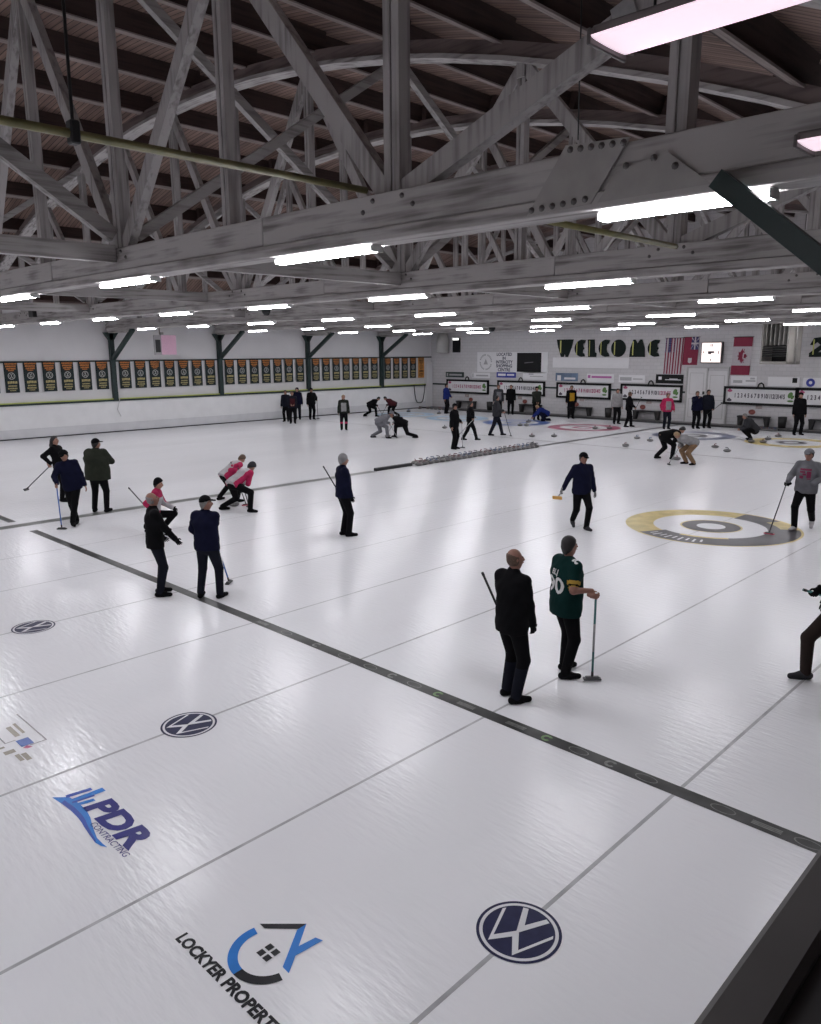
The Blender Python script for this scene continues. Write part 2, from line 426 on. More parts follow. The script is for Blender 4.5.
# ------------------------------------------------------------------ trusses
NP = 13
PX = [XR + 0.33 - (XR - XL) / NP * k for k in range(NP + 1)]
names_truss = ['nearest', 'second', 'third', 'fourth', 'fifth', 'farthest']
BOLT = None
def bolt_mesh():
    global BOLT
    if BOLT is None:
        b = bmesh.new(); lathe(b, [(0.026, 0), (0.026, 0.006), (0.014, 0.008), (0.014, 0.022), (0, 0.024)], 8)
        BOLT = bm_mesh('bolt', b); BOLT.transform(Matrix.Rotation(pi / 2, 4, 'X')); BOLT.materials.append(mat('bolt_iron', (0.13, 0.12, 0.12), 0.5, 0.3))
    return BOLT
def bolt(parent, x, y, z):
    return_o = link('bolt', bolt_mesh(), None, parent); return_o.location = (x, y, z)
TR = []
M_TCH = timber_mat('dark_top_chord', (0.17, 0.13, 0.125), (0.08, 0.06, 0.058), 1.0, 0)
for ti, ty in enumerate(TRUSS_Y):
    t = thing('roof_truss', f'white painted timber bowstring roof truss, {names_truss[ti]} along the hall', 'truss', (0, ty, 0), 0, 'bowstring trusses spanning the hall')
    TR.append(t)
    zc = ZC - (0.05 if ti == 0 else 0)
    # stacked bottom chord with lapped joints
    ends = [XL - 0.1, -28.3, -22.4, -16.9, -11.0, -5.0, XR + 0.1]
    for a, b in zip(ends, ends[1:]):
        bm = bmesh.new(); box(bm, (0, 0, 0), (b - a - 0.012, 0.27, 0.31), None, 0.008)
        o = obj('bottom_chord', bm, M_TIM, t); o.location = ((a + b) / 2, random.uniform(-0.008, 0.008), zc + 0.285)
    bm = bmesh.new(); box(bm, ((XL + XR) / 2, 0.0, zc + 0.062), (XR - XL, 0.33, 0.125), None, 0.01)
    obj('chord_soffit', bm, M_TIM, t)
    # arched top chord
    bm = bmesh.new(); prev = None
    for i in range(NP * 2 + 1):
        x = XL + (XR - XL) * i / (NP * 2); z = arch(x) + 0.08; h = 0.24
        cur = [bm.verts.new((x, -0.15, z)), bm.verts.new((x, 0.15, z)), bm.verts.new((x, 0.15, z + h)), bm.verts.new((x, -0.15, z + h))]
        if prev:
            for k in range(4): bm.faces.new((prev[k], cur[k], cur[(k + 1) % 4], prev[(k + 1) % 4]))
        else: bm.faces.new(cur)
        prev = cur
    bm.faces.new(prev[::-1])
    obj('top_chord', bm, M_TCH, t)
    bm = bmesh.new(); prev = None
    for i in range(NP * 2 + 1):
        x = XL + (XR - XL) * i / (NP * 2); z = arch(x)
        cur = [bm.verts.new((x, -0.19, z)), bm.verts.new((x, 0.19, z)), bm.verts.new((x, 0.19, z + 0.08)), bm.verts.new((x, -0.19, z + 0.08))]
        if prev:
            for k in range(4): bm.faces.new((prev[k], cur[k], cur[(k + 1) % 4], prev[(k + 1) % 4]))
        else: bm.faces.new(cur)
        prev = cur
    bm.faces.new(prev[::-1])
    obj('chord_flange', bm, M_TIM, t)
    # posts (pairs of planks with a packing strip between them)
    for k in range(1, NP):
        big = (k % 2 == 0) == (k <= 6)
        x = PX[k]; z0 = zc + 0.44; z1 = arch(x) + 0.02
        if z1 - z0 < 0.3: continue
        bm = bmesh.new(); wd = 0.20 if big else 0.15
        for s in (-1, 1): box(bm, (s * (wd / 4 + 0.008), 0, 0), (wd / 2 - 0.008, 0.15, z1 - z0))
        box(bm, (0, 0, 0), (0.05, 0.11, z1 - z0))
        o = obj('post', bm, M_TIMZ, t); o.location = (x, 0, (z0 + z1) / 2)
    # diagonals: from the bottom nodes to the neighbouring top nodes
    nodes = [2, 4, 6, 7, 9, 11]
    for k in nodes:
        for s in (-1, 1):
            j = k + s
            if j in nodes or j < 1 or j > 12:
                if (k, j) != (6, 7): continue
            a = Vector((PX[k] + (-s) * 0.10, 0, zc + 0.44)); b = Vector((PX[j], 0, arch(PX[j])))
            bm = bmesh.new(); d = b - a
            beam(bm, -d / 2, d / 2, 0.13, 0.20, (0, 1, 0) if False else (0, 0, 1))
            o = obj('diagonal_brace', bm, M_TIMZ, t); o.location = (a + b) / 2 + Vector((0, 0.0 if s > 0 else 0.015, 0))
    # short cleats / plates where posts meet the chords
    for k in range(1, NP):
        if arch(PX[k]) - zc < 1.2: continue
        bm = bmesh.new(); box(bm, (PX[k], -0.095, arch(PX[k]) - 0.05), (0.16, 0.03, 0.34))
        obj('cleat', bm, M_TIMZ, t)
    # bolts on the near faces
    if ti < 3:
        for k in nodes:
            for q in (-0.34, -0.20, 0.20, 0.34):
                bolt(t, PX[k] + q, -0.14, zc + 0.33 + (0.05 if abs(q) < 0.3 else -0.04))
# bracketed gusset plates on the nearest truss
t0 = TR[0]; yf = -0.155
def apl(u, v): 
    q = onY(u, v, TRUSS_Y[0] + yf); return (q.x, q.z)
c = [apl(528, 217), apl(567, 146), apl(631, 137), apl(592, 204)]
bm = bmesh.new(); poly(bm, c, 0, 0.02, 0, 'XZ', yf); GP = obj('gusset_plate', bm, M_PLATE, t0)
for i in range(6):
    f = (i + 0.5) / 6
    for e0, e1, s in ((c[1], c[2], -0.035), (c[0], c[3], 0.04)):
        bolt(GP, e0[0] + (e1[0] - e0[0]) * f, yf - 0.02, e0[1] + (e1[1] - e0[1]) * f + s)
c2 = [apl(598, 203), apl(617, 172), apl(668, 152), apl(712, 184)]
bm = bmesh.new(); poly(bm, c2, 0, 0.012, 0, 'XZ', yf); GP2 = obj('gusset_plate', bm, M_PLATE, t0)
for q in ((627, 166), (655, 158), (676, 166)):
    a = apl(*q); bolt(GP2, a[0], yf - 0.012, a[1])
# galvanised strap round the steep diagonal
a = Vector((PX[2] + 0.1, 0, ZC + 0.4)); b = Vector((PX[1], 0, arch(PX[1]))); p_ = a.lerp(b, 0.84); d = (b - a).normalized()
bm = bmesh.new(); beam(bm, p_ - d * 0.09, p_ + d * 0.09, 0.16, 0.23); obj('strap', bm, mat('galvanised', (0.42, 0.42, 0.43), 0.4, 0.5), t0)

# longitudinal ties and sway braces between the trusses
def brace_thing(name, label, a, b, wd, hd, m=M_TIMY, group='sway braces between the trusses'):
    a = Vector(a); b = Vector(b); bm = bmesh.new(); beam(bm, (a - b) / 2, (b - a) / 2, wd, hd)
    o = obj(name, bm, m); o.location = (a + b) / 2
    return tag(o, label, 'brace' if 'brace' in name else 'beam', group)
PXf = lambda k: PX[0] + (PX[1] - PX[0]) * k
ys = [YF] + TRUSS_Y + [YB]
bayn = ['in the bay behind the viewer', 'between the nearest and second truss', 'between the second and third truss', 'between the third and fourth truss', 'between the fourth and fifth truss', 'between the fifth and last truss', 'between the last truss and the end wall']
for bi in range(len(ys) - 1):
    for qi, k in enumerate((4, 6.5, 9)):
        brace_thing('tie_beam', f'grey timber tie beam {bayn[bi]}, {ORD[qi]} in from the gallery', (PXf(k), ys[bi] + 0.15, ZC + 0.31), (PXf(k), ys[bi + 1] - 0.15, ZC + 0.31), 0.14, 0.24, M_TIMY, 'tie beams between the trusses')
Z = -6.3
for k in (4,):
    brace_thing('sway_brace', 'slanting grey sway brace rising towards the viewer from the nearest truss', (PX[k] - 0.05, -0.62, ZC + 0.57), (PX[k] - 0.05, Z, arch(PX[k])), 0.15, 0.20)
for bi in range(1, 6):
    for qi, (k, fl) in enumerate(((3.95, 0), (4.07, 1), (8.95, 0), (9.07, 1))):
        y0, y1 = ys[bi], ys[bi + 1]
        if fl: y0, y1 = y1, y0
        sg = 1 if y1 > y0 else -1
        brace_thing('sway_brace', f'grey sway brace {bayn[bi]}, {"gallery" if k < 6 else "banner wall"} side, {"rising" if not fl else "falling"} away', (PXf(k), y0 + 0.15 * sg, ZC + 0.57), (PXf(k), y1 - 0.15 * sg, arch(PXf(k))), 0.12, 0.15)

# ------------------------------------------------------------------ wall posts (green steel, with knee braces)
def wall_post(x, y, sgn, label, z0=1.6):
    t = thing('wall_post', label, 'post', (x, y, 0), 0, 'green steel wall posts')
    bm = bmesh.new(); box(bm, (0, 0, (z0 + ZC - 0.15) / 2), (0.20, 0.22, ZC - 0.15 - z0)); obj('post_shaft', bm, M_GREEN, t)
    bm = bmesh.new()
    poly(bm, [(-0.12, 4.45), (0.12, 4.45), (0.36, 4.80), (-0.36, 4.80)], 0, 0.2, 0, 'YZ', -0.1)
    obj('post_head', bm, M_GREEN, t)
    bm = bmesh.new(); beam(bm, (sgn * 0.1, 0, 3.55), (sgn * 2.35, 0, ZC - 0.02), 0.17, 0.17); obj('knee_brace', bm, M_GREEN, t)
    bm = bmesh.new(); box(bm, (sgn * 1.0, 0, ZC - 0.08), (2.1, 0.30, 0.15)); obj('bearing_timber', bm, M_TIM, t)
    return t
for i, y in enumerate(TRUSS_Y[2:]):
    wall_post(XL + 0.14, y, 1, f'dark green post with knee brace on the banner wall, {ORD[i]} towards the end wall')
t = thing('wall_post', 'dark green steel post whose thick brace crosses the nearest truss', 'post', (XR - 0.12, TRUSS_Y[0] - 0.1, 0), 0, 'green steel wall posts')
bm = bmesh.new(); box(bm, (0, 0, 2.42), (0.2, 0.22, 4.84)); obj('post_shaft', bm, M_GREEN, t)
bm = bmesh.new(); 
yb_ = TRUSS_Y[0] - 0.24; q0_ = onY(718, 179, yb_) - t.location; q1_ = onY(821, 260, yb_) - t.location
q1_ = q0_ + (q1_ - q0_) * ((-0.08 - q0_.x) / (q1_.x - q0_.x))
beam(bm, q0_, q1_, 0.10, 0.125); obj('knee_brace', bm, M_GREEN, t)

# ------------------------------------------------------------------ fluorescent lamps
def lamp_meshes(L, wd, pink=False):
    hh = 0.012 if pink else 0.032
    b = bmesh.new(); box(b, (0, 0, -0.02), (L, wd * 0.8, 0.05), None, 0.008); h = bm_mesh('lamp_housing', b); h.materials.append(M_REFL_RIM if pink else M_HOUS)
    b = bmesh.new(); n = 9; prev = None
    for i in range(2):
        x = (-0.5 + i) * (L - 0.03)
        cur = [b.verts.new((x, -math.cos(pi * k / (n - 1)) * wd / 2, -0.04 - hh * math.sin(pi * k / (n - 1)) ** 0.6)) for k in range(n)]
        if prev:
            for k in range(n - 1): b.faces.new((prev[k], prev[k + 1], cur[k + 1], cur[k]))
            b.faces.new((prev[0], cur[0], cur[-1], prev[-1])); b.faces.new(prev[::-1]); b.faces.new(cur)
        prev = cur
    d = bm_mesh('lamp_lens', b); d.materials.append(M_REFL if pink else M_LENS)
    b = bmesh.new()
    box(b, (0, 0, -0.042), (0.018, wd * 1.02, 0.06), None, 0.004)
    e = bm_mesh('end_cap', b); e.materials.append(M_REFL_RIM if pink else M_HOUS)
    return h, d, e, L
LM = lamp_meshes(1.62, 0.165); LM_REFL = lamp_meshes(1.62, 0.28, True)
def lamp(loc, label, meshes=LM, group='fluorescent lamps under the trusses'):
    t = thing('fluorescent_lamp', label, 'lamp', loc, 0, group)
    link('lamp_housing', meshes[0], None, t); link('diffuser', meshes[1], None, t); 
    for s in (-1, 1): link('end_cap', meshes[2], None, t).location = (s * (meshes[3] / 2 - 0.008), 0, 0)
    return t
lx = [-0.02 - 4.4 * k for k in range(8)]
for ti, ty in enumerate([Z] + TRUSS_Y):
    zc = ZC - (0.05 if ti == 1 else 0) + (0.0)
    for k, x in enumerate(lx):
        if ti == 1: x += 0.24 + (0.12 if k == 1 else 0)
        if ti == 0:
            lamp((x, ty, zc - 0.02), f'lit fluorescent lamp above the near end of the ice, {ORD[k]} from the gallery')
        else:
            l_ = lamp((x, ty, zc), f'lit fluorescent lamp under the {names_truss[ti - 1]} truss, {ORD[k]} from the gallery')
            if ti == 1 and k == 0: l_.scale = (0.80, 1, 1); l_.location.x = -0.06
for (x, y, z, lb) in ((1.62, -3.06, 5.0, 'large pinkish glowing panel standing in for a lamp reflection, high beside the gallery'), (1.95, -1.68, 4.8, 'small pinkish glowing panel standing in for a lamp reflection beside the green brace')):  # lamp reflections in the gallery window, built as glowing panels on added rods
    t = lamp((x, y, z + 0.08), lb, LM_REFL, 'lamp reflections built as panels beside the gallery')
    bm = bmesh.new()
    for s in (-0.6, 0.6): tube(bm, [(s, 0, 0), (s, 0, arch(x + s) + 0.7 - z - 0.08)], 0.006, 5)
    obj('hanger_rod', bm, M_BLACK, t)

# ================================================================== ICE MARKINGS (flat print in the ice, parts of the floor)
def strip(name, x0, x1, y0, y1, z, m):
    bm = bmesh.new(); poly(bm, [(x0, y0), (x1, y0), (x1, y1), (x0, y1)], z)
    return obj(name, bm, m, FLOOR)
for x in SHEETS: strip('centre_line', x - 0.017, x + 0.017, YF, 33, 0.0012, M_LINE)
for k in range(0, 3): strip('sheet_line', -(k + .5) * S - 0.015, -(k + .5) * S + 0.015, YF, 33, 0.0012, M_LINE)
for k in range(4, 7): strip('sheet_line', -(k + .5) * S - GAP - 0.012, -(k + .5) * S - GAP + 0.012, YF, 33, 0.0012, M_LINE)
strip('hog_line', XDIV + 0.75, XR, -0.085, 0.085, 0.002, M_HOG)
strip('hog_line', XL + 0.2, XDIV - 0.5, -0.085, 0.085, 0.002, M_HOG)
strip('far_hog_line', XL + 0.2, XR, FARHOG - 0.05, FARHOG + 0.05, 0.002, M_HOG)
strip('divider_stripe', XDIV - 0.17, XDIV + 0.17, YF, 11.0, 0.002, mat('divider_grey', (0.10, 0.105, 0.10), 0.35, 0, 0.2, 2))
strip('divider_stripe', XDIV - 0.14, XDIV + 0.14, 19.9, 33, 0.002, M_HOG)
bm = bmesh.new(); box(bm, (XDIV, 11.9, 0.05), (0.14, 1.7, 0.10), None, 0.01)
tag(obj('foam_divider', bm, M_BLACK), 'short black foam divider at the near end of the parked stone row', 'divider')
# faint sponsor marks along the hog line
for i, (u, kind) in enumerate([(258, 'b'), (282, 'o'), (312, 'c'), (340, 'o'), (366, 'o'), (388, 'c'), (410, 'o'), (434, 'g'), (462, 'b'), (512, 'b'), (543, 'g'), (575, 'o'), (607, 'c'), (643, 'o'), (720, 'o'), (764, 'b'), (806, 'o')]):
    v = 530 + (u - 30) * 0.4066 + 2.0
    x = ground(u, v).x
    bm = bmesh.new()
    if kind == 'b':
        for q in (-1, 0, 1): poly(bm, [(x - .12, q * .022 - .008), (x + .12, q * .022 - .008), (x + .12, q * .022 + .008), (x - .12, q * .022 + .008)], 0.003)
    elif kind == 'o':
        for k in range(20):
            a, b = 2 * pi * k / 20, 2 * pi * (k + 1) / 20
            poly(bm, [(x + .11 * math.cos(a), .055 * math.sin(a)), (x + .11 * math.cos(b), .055 * math.sin(b)), (x + .098 * math.cos(b), .047 * math.sin(b)), (x + .098 * math.cos(a), .047 * math.sin(a))], 0.003)
    else:
        annulus(bm, (x, 0), 0.03, 0.06, 0.003, 0.6, 2 * pi - 0.6, 20)
    obj('hog_line_mark', bm, M_HOG3 if kind == 'g' else M_HOG2, FLOOR)
# round navy emblems on the three nearest sheets
def clip_circle(pts, r):
    out = []
    for x, y in pts:
        d = math.hypot(x, y); s = min(1, r / d) if d > 0 else 1
        out.append((x * s, y * s))
    return out
def stroke(pts, wd):
    """mitred polyline outline"""
    L_, R_ = [], []
    for i, p in enumerate(pts):
        p = Vector(p)
        d0 = (p - Vector(pts[i - 1])).normalized() if i > 0 else None
        d1 = (Vector(pts[i + 1]) - p).normalized() if i < len(pts) - 1 else None
        if d0 is None: d0 = d1
        if d1 is None: d1 = d0
        n0 = Vector((-d0.y, d0.x)); n1 = Vector((-d1.y, d1.x)); n = (n0 + n1).normalized()
        m = min(wd / 2 / max(0.25, n.dot(n0)), wd * 1.6)
        L_.append(p + n * m); R_.append(p - n * m)
    return L_, R_
def poly_stroke(bm, pts, wd, z, mi=0, clip=None):
    L_, R_ = stroke(pts, wd)
    for i in range(len(pts) - 1):
        q = [(v.x, v.y) for v in (L_[i], L_[i + 1], R_[i + 1], R_[i])]
        if clip: q = clip_circle(q, clip)
        poly(bm, q, z, 0, mi)
def vw(bm, r, z, mi):
    """V over W, strokes inside a ring"""
    for st in ([(-.36, .82), (0, .06), (.36, .82)], [(-.80, .42), (-.37, -.66), (0, .02 - .14), (.37, -.66), (.80, .42)]):
        poly_stroke(bm, [(x * r, y * r) for x, y in st], 0.15 * r, z, mi, r * .80)
for k in range(3):
    bm = bmesh.new()
    annulus(bm, (0, 0), 0.266, 0.287, 0.003); annulus(bm, (0, 0), 0.0, 0.243, 0.003)
    e = obj('round_emblem', bm, M_NAVY, FLOOR); e.location = (-S * k, -2.35, 0)
    bm = bmesh.new(); vw(bm, 0.287, 0.0045, 0); annulus(bm, (0, 0), 0.243, 0.266, 0.003)
    obj('emblem_strokes', bm, M_PWHITE, e)
# contractor print
e = bpy.data.objects.new('sponsor_print', None); COL.objects.link(e); e.parent = FLOOR; e.location = (-3.37, -3.69, 0); e.scale = (0.94, 0.94, 1)
Mf = Matrix.Translation((0, 0, 0.003))
text('lettering', 'PDR', 0.33, M_PDBLUE, e, Matrix.Translation((0.22, 0.02, 0.003)), 0, 0.016, 'CENTER', 0.12, 1.0, 1.42)
text('lettering', 'CONTRACTING', 0.085, M_PDBLUE, e, Matrix.Translation((0.42, -0.135, 0.003)), 0, 0.0, 'CENTER', 0.1, 1.0, 1.08)
bm = bmesh.new()
for x0, x1, y1, w_, mi in ((-.52, -.48, .10, .05, 1), (-.42, -.40, .18, .075, 0), (-.32, -.28, .04, .05, 0), (-.37, -.34, .07, .03, 1)):
    poly(bm, [(x0, -.12), (x0 + w_, -.13), (x1 + w_, y1), (x1, y1)], 0.0042 + 0.0004 * x0, 0, mi)
top = [(-.58, -.221), (-.47, -.105), (-.30, -.085), (-.123, -.088), (.0, -.11), (.098, -.140), (.21, -.17), (.33, -.198), (.45, -.20), (.52, -.195)]
bot = [(-.58, -.221), (-.42, -.20), (-.227, -.186), (-.08, -.188), (.02, -.196), (.094, -.208), (.24, -.225), (.385, -.238), (.46, -.225), (.52, -.195)]
for i in range(len(top) - 1): poly(bm, [bot[i], bot[i + 1], top[i + 1], top[i]] if 0 < i < 8 else ([bot[0], bot[1], top[1]] if i == 0 else [bot[8], bot[9], top[8]]), 0.003, 0, 0)
obj('swoosh', bm, [M_PBLUE, M_PMBLUE], e)
bm = bmesh.new()
mid = [((a_[0] + b_[0]) / 2, a_[1] * .45 + b_[1] * .55) for a_, b_ in zip(top, bot)]
for i in range(1, 7): poly(bm, [bot[i], bot[i + 1], mid[i + 1], mid[i]], 0.0036)
obj('swoosh_shade', bm, M_PMBLUE, e)
# property company print
e = bpy.data.objects.new('sponsor_print', None); COL.objects.link(e); e.parent = FLOOR; e.location = (-1.02, -3.95, 0)
text('lettering', 'LOCKYER PROPERTIES', 0.115, M_PBLACK, e, Matrix.Translation((0.0, -0.01, 0.003)), 0, 0.005, 'CENTER', 0, 1.0, 1.02)
bm = bmesh.new(); cc = (0.0, 0.0)
annulus(bm, cc, 0.225, 0.30, 0.003, math.radians(166), math.radians(268), 64, 0)
annulus(bm, cc, 0.225, 0.30, 0.003, math.radians(268), math.radians(344), 64, 1)
poly(bm, [(-.295, .128), (-.225, .125), (-.03, .305), (-.03, .383)], 0.003, 0, 1)
poly(bm, [(-.03, .383), (-.03, .29), (.19, -.01), (.27, -.015), (.21, .07)], 0.003, 0, 0)
poly(bm, [(.10, .115), (.17, .105), (.20, .36), (.135, .34)], 0.0032, 0, 0)
for i in range(2):
    for j in range(2):
        x, y = -0.065 + i * 0.075, -0.065 + j * 0.075
        poly(bm, [(x, y), (x + .055, y), (x + .055, y + .055), (x, y + .055)], 0.003, 0, 1)
lg = obj('logo', bm, [M_PBLUE, M_PBLACK], e); lg.location = (-0.0376, 0.315, 0); lg.scale = (0.87, 0.87, 1)
# small framed print at the edge of the second sheet
q = ground(16, 738); e = bpy.data.objects.new('sponsor_print', None); COL.objects.link(e); e.parent = FLOOR; e.location = (q.x, q.y, 0)
bm = bmesh.new()
poly_stroke(bm, [(-0.55, 0.2), (-0.05, 0.2), (0.26, 0.2), (0.26, 0.04)], 0.014, 0.003, 0)
poly_stroke(bm, [(-0.55, -0.12), (0.05, -0.12), (0.05, -0.02)], 0.014, 0.003, 0)
poly(bm, [(0.07, -0.03), (0.24, -0.03), (0.24, 0.09), (0.07, 0.09)], 0.003, 0, 1)
poly(bm, [(0.24, 0.02), (0.31, 0.05), (0.31, 0.0), (0.27, -0.03)], 0.003, 0, 2)
for x0, x1, y0, y1 in ((-0.3, -0.02, 0.0, 0.05), (-0.34, -0.05, 0.08, 0.11), (0.22, 0.30, -0.20, -0.10), (0.36, 0.52, -0.14, -0.10), (0.38, 0.55, -0.09, -0.04), (0.10, 0.14, -0.24, -0.15)):
    poly(bm, [(x0, y0), (x1, y0), (x1, y1), (x0, y1)], 0.003, 0, 3)
obj('logo', bm, [mat('print_grey', (0.25, 0.24, 0.25), 0.3), mat('print_blue2', (0.05, 0.12, 0.42), 0.3), mat('print_red', (0.5, 0.08, 0.2), 0.3), mat('print_tan', (0.30, 0.27, 0.22), 0.3)], e)

# house rings at the far end
ring_cols = [M_RINGR, M_YEL, M_YEL, M_RINGG, M_RINGR, M_RINGB, M_RINGLB, M_RINGLB]
for i, x in enumerate(SHEETS):
    bm = bmesh.new(); annulus(bm, (0, 0), 1.22, 1.83, 0.0025); annulus(bm, (0, 0), 0.30, 0.61, 0.0025, 0, 2 * pi, 64, 1)
    o = obj('house_ring', bm, [ring_cols[i], M_DGREY if i in (1, 2, 3) else ring_cols[i]], FLOOR); o.location = (x, TEE, 0)
# yellow and grey practice house half way down the second sheet
hc = (-S, 10.55)
bm = bmesh.new(); D = math.radians
annulus(bm, (0, 0), 1.22, 1.83, 0.0025, D(88), D(240), 96, 0)
annulus(bm, (0, 0), 1.15, 1.80, 0.0025, D(240), D(448), 96, 1)
annulus(bm, (0, 0), 1.80, 1.85, 0.0026, D(240), D(448), 96, 0)
annulus(bm, (0, 0), 1.42, 1.80, 0.0028, D(30), D(58), 96, 0)
annulus(bm, (0, 0), 1.12, 1.22, 0.0028, D(262), D(310), 96, 0)
annulus(bm, (0, 0), 0.30, 0.61, 0.0025, 0, 2 * pi, 64, 1)
annulus(bm, (0, 0), 0.61, 0.65, 0.0025, 0, 2 * pi, 64, 0)
annulus(bm, (0, 0), 0.0, 0.30, 0.0024, 0, 2 * pi, 48, 2)
for k in range(9):
    a = D(244 + k * 5.2); s_ = D(1.7)
    annulus(bm, (0, 0), 1.42, 1.62 + 0.06 * (k % 2), 0.003, a, a + s_, 256, 2)
o = obj('practice_house', bm, [M_YEL, M_DGREY, M_PWHITE], FLOOR); o.location = (hc[0], hc[1], 0)

# ================================================================== LEFT WALL: BANNERS, SCREEN, CABLES
M_BAN = mat('banner_green', (0.007, 0.016, 0.018), 0.8, 0, 0.15, 3)
M_BANT = mat('banner_orange', (0.55, 0.20, 0.05), 0.8, 0, 0.1, 8)
M_BANY = mat('banner_gold', (0.42, 0.36, 0.17), 0.8, 0, 0.1, 8)
M_BANW = mat('banner_white', (0.45, 0.46, 0.46), 0.8, 0, 0.1, 8)
M_BANO = mat('banner_plain_orange', (0.62, 0.27, 0.06), 0.8, 0, 0.1, 3)
def banner_meshes(orange):
    wd, h = 0.60, 1.36
    b = bmesh.new(); n = 9; prev = None
    for i in range(n):
        y = -wd / 2 + wd * i / (n - 1); x = 0.012 + 0.006 * math.sin(i * 1.7)
        cur = [b.verts.new((x, y, -h)), b.verts.new((x + 0.006, y, -h / 2)), b.verts.new((x, y, 0))]
        if prev:
            for k in range(2): b.faces.new((prev[k], cur[k], cur[k + 1], prev[k + 1]))
        prev = cur
    me = bm_mesh('banner_cloth', b, True); me.materials.append(M_BANO if orange else M_BAN)
    b = bmesh.new(); tube(b, [(0.02, -wd / 2 - 0.03, 0), (0.02, wd / 2 + 0.03, 0)], 0.016, 6); rod = bm_mesh('banner_rod', b); rod.materials.append(M_BLACK)
    b = bmesh.new()
    T = lambda z: MYZ(0.034, 0, z)
    rb = random.Random(5)                     # print too small to read: rows of short glyph-like strokes
    for zc_, hh_, hw_, mi_ in ((-.085, .075, .24, 0), (-.19, .085, .22, 0), (-.295, .08, .19, 0), (-.38, .06, .12, 0), (-.90, .13, .19, 1), (-1.06, .07, .17, 1), (-1.17, .075, .20, 1), (-1.26, .05, .12, 1)):
        y = -hw_
        while y < hw_:
            wg = rb.uniform(.025, .05) * (1.6 if hh_ > .1 else 1)
            z0, z1 = zc_ - hh_ / 2 * rb.uniform(.7, 1), zc_ + hh_ / 2 * rb.uniform(.7, 1)
            f_ = b.faces.new([b.verts.new(c_) for c_ in ((.034, y, z0), (.034, y + wg, z0), (.034, y + wg, z1), (.034, y, z1))]); f_.material_index = mi_
            y += wg + .013
    k = len(b.verts); c2 = bmesh.new(); annulus(c2, (0, 0), 0.13, 0.155, 0, 0, 2 * pi, 28); vw(c2, 0.15, 0, 0)
    m2 = bpy.data.meshes.new('x'); c2.to_mesh(m2); c2.free(); m2.transform(MYZ(0.034, 0, -0.62)); f0 = len(b.faces); b.from_mesh(m2)
    b.faces.ensure_lookup_table()
    for f in b.faces[f0:]: f.material_index = 2
    tx = bm_mesh('banner_print', b)
    for m_ in ((M_BANT, M_BANY, M_BANW) if not orange else (M_BAN, M_BAN, M_BAN)): tx.materials.append(m_)
    return me, rod, tx
BM1 = banner_meshes(False); BM2 = banner_meshes(True)
def banner(y, z, label, meshes):
    t = thing('championship_banner', label, 'banner', (XL + 0.06, y, z), 0, 'championship banners on the long wall')
    link('banner_cloth', meshes[0], None, t); link('banner_rod', meshes[1], None, t)
    pr = link('banner_print', meshes[2], None, t); pr['kind'] = 'stuff'
cols = TRUSS_Y[2:]
for i in range(7): banner(cols[0] - 0.55 - 0.83 * i, 3.46, f'dark green banner with orange print before the first wall post, {ORD[i]} from that post', BM1)
for b in range(3):
    y0, y1 = cols[b], cols[b + 1]
    for i in range(7): banner(y0 + 0.62 + (y1 - y0 - 1.2) * i / 6, 3.46, f'dark green banner with orange print between the {ORD[b]} and {ORD[b + 1]} wall posts, {ORD[i]} along', BM1)
for i in range(4): banner(cols[3] + 0.62 + 0.80 * i, 3.42, f'dark green banner with orange print past the last wall post, {ORD[i]} along', BM1)
banner(cols[3] + 0.62 + 0.80 * 4, 3.42, 'plain orange banner at the end of the banner row by the corner', BM2)

# hung projection screen box with pink face
q = onX(165, 345, XL + 1.6)
t = thing('hanging_sign', 'pink-faced square box sign hung on a pole above the banners', 'sign', (q.x, q.y, q.z))
bm = bmesh.new(); box(bm, (0, 0, 0), (0.10, 1.15, 0.95), None, 0.01); obj('sign_box', bm, mat('sign_grey', (0.30, 0.29, 0.30), 0.5), t)
bm = bmesh.new(); box(bm, (0.055, 0.18, 0), (0.012, 0.78, 0.93)); obj('pink_face', bm, mat('pink_face', (0.62, 0.38, 0.50), 0.5), t)
bm = bmesh.new(); box(bm, (0.055, -0.40, -0.05), (0.012, 0.26, 0.6)); obj('black_panel', bm, M_BLACK, t)
bm = bmesh.new(); box(bm, (0.0, -0.15, 0.55), (0.14, 0.14, 0.12)); tube(bm, [(0, -0.25, 0.5), (0, -0.25, arch(q.x) + 0.72 - q.z)], 0.03, 8); obj('mount', bm, M_STEEL, t)
# black loudspeakers and round cameras under the trusses
for (u, v, Y, lb, sph) in ((34, 313, 5.2, 'small black box speaker under the second truss', False), (267, 310, 11.15, 'black pear-shaped horn speaker hung under the third truss', True), (492, 328, 29.2, 'round black loudspeaker hung near the end wall', True)):
    q = onY(u, v, Y); s = 0.16 if sph else 0.0
    t = thing('loudspeaker', lb, 'speaker', (q.x, q.y, q.z))
    bm = bmesh.new()
    if sph: lathe(bm, [(0, -0.20), (0.10, -0.19), (0.19, -0.08), (0.20, 0.05), (0.12, 0.16), (0.03, 0.2)], 16)
    else: box(bm, (0, 0, 0), (0.42, 0.25, 0.30), None, 0.02)
    obj('speaker_body', bm, M_BLACK, t)
    bm = bmesh.new(); tube(bm, [(0, 0, 0.12), (0, 0.0, max(0.25, ZC - q.z + 0.02))], 0.02, 6); obj('mount', bm, M_BLACK, t)
def cable(name, label, pts, r, m, cat='cable'):
    bm = bmesh.new(); p0 = Vector(pts[0]); tube(bm, [Vector(p) - p0 for p in pts], r, 6)
    o = obj(name, bm, m); o.location = p0
    return tag(o, label, cat)
XW = XL + 0.2
q0, q1 = onX(414, 384, XW), onX(425, 384, XW)
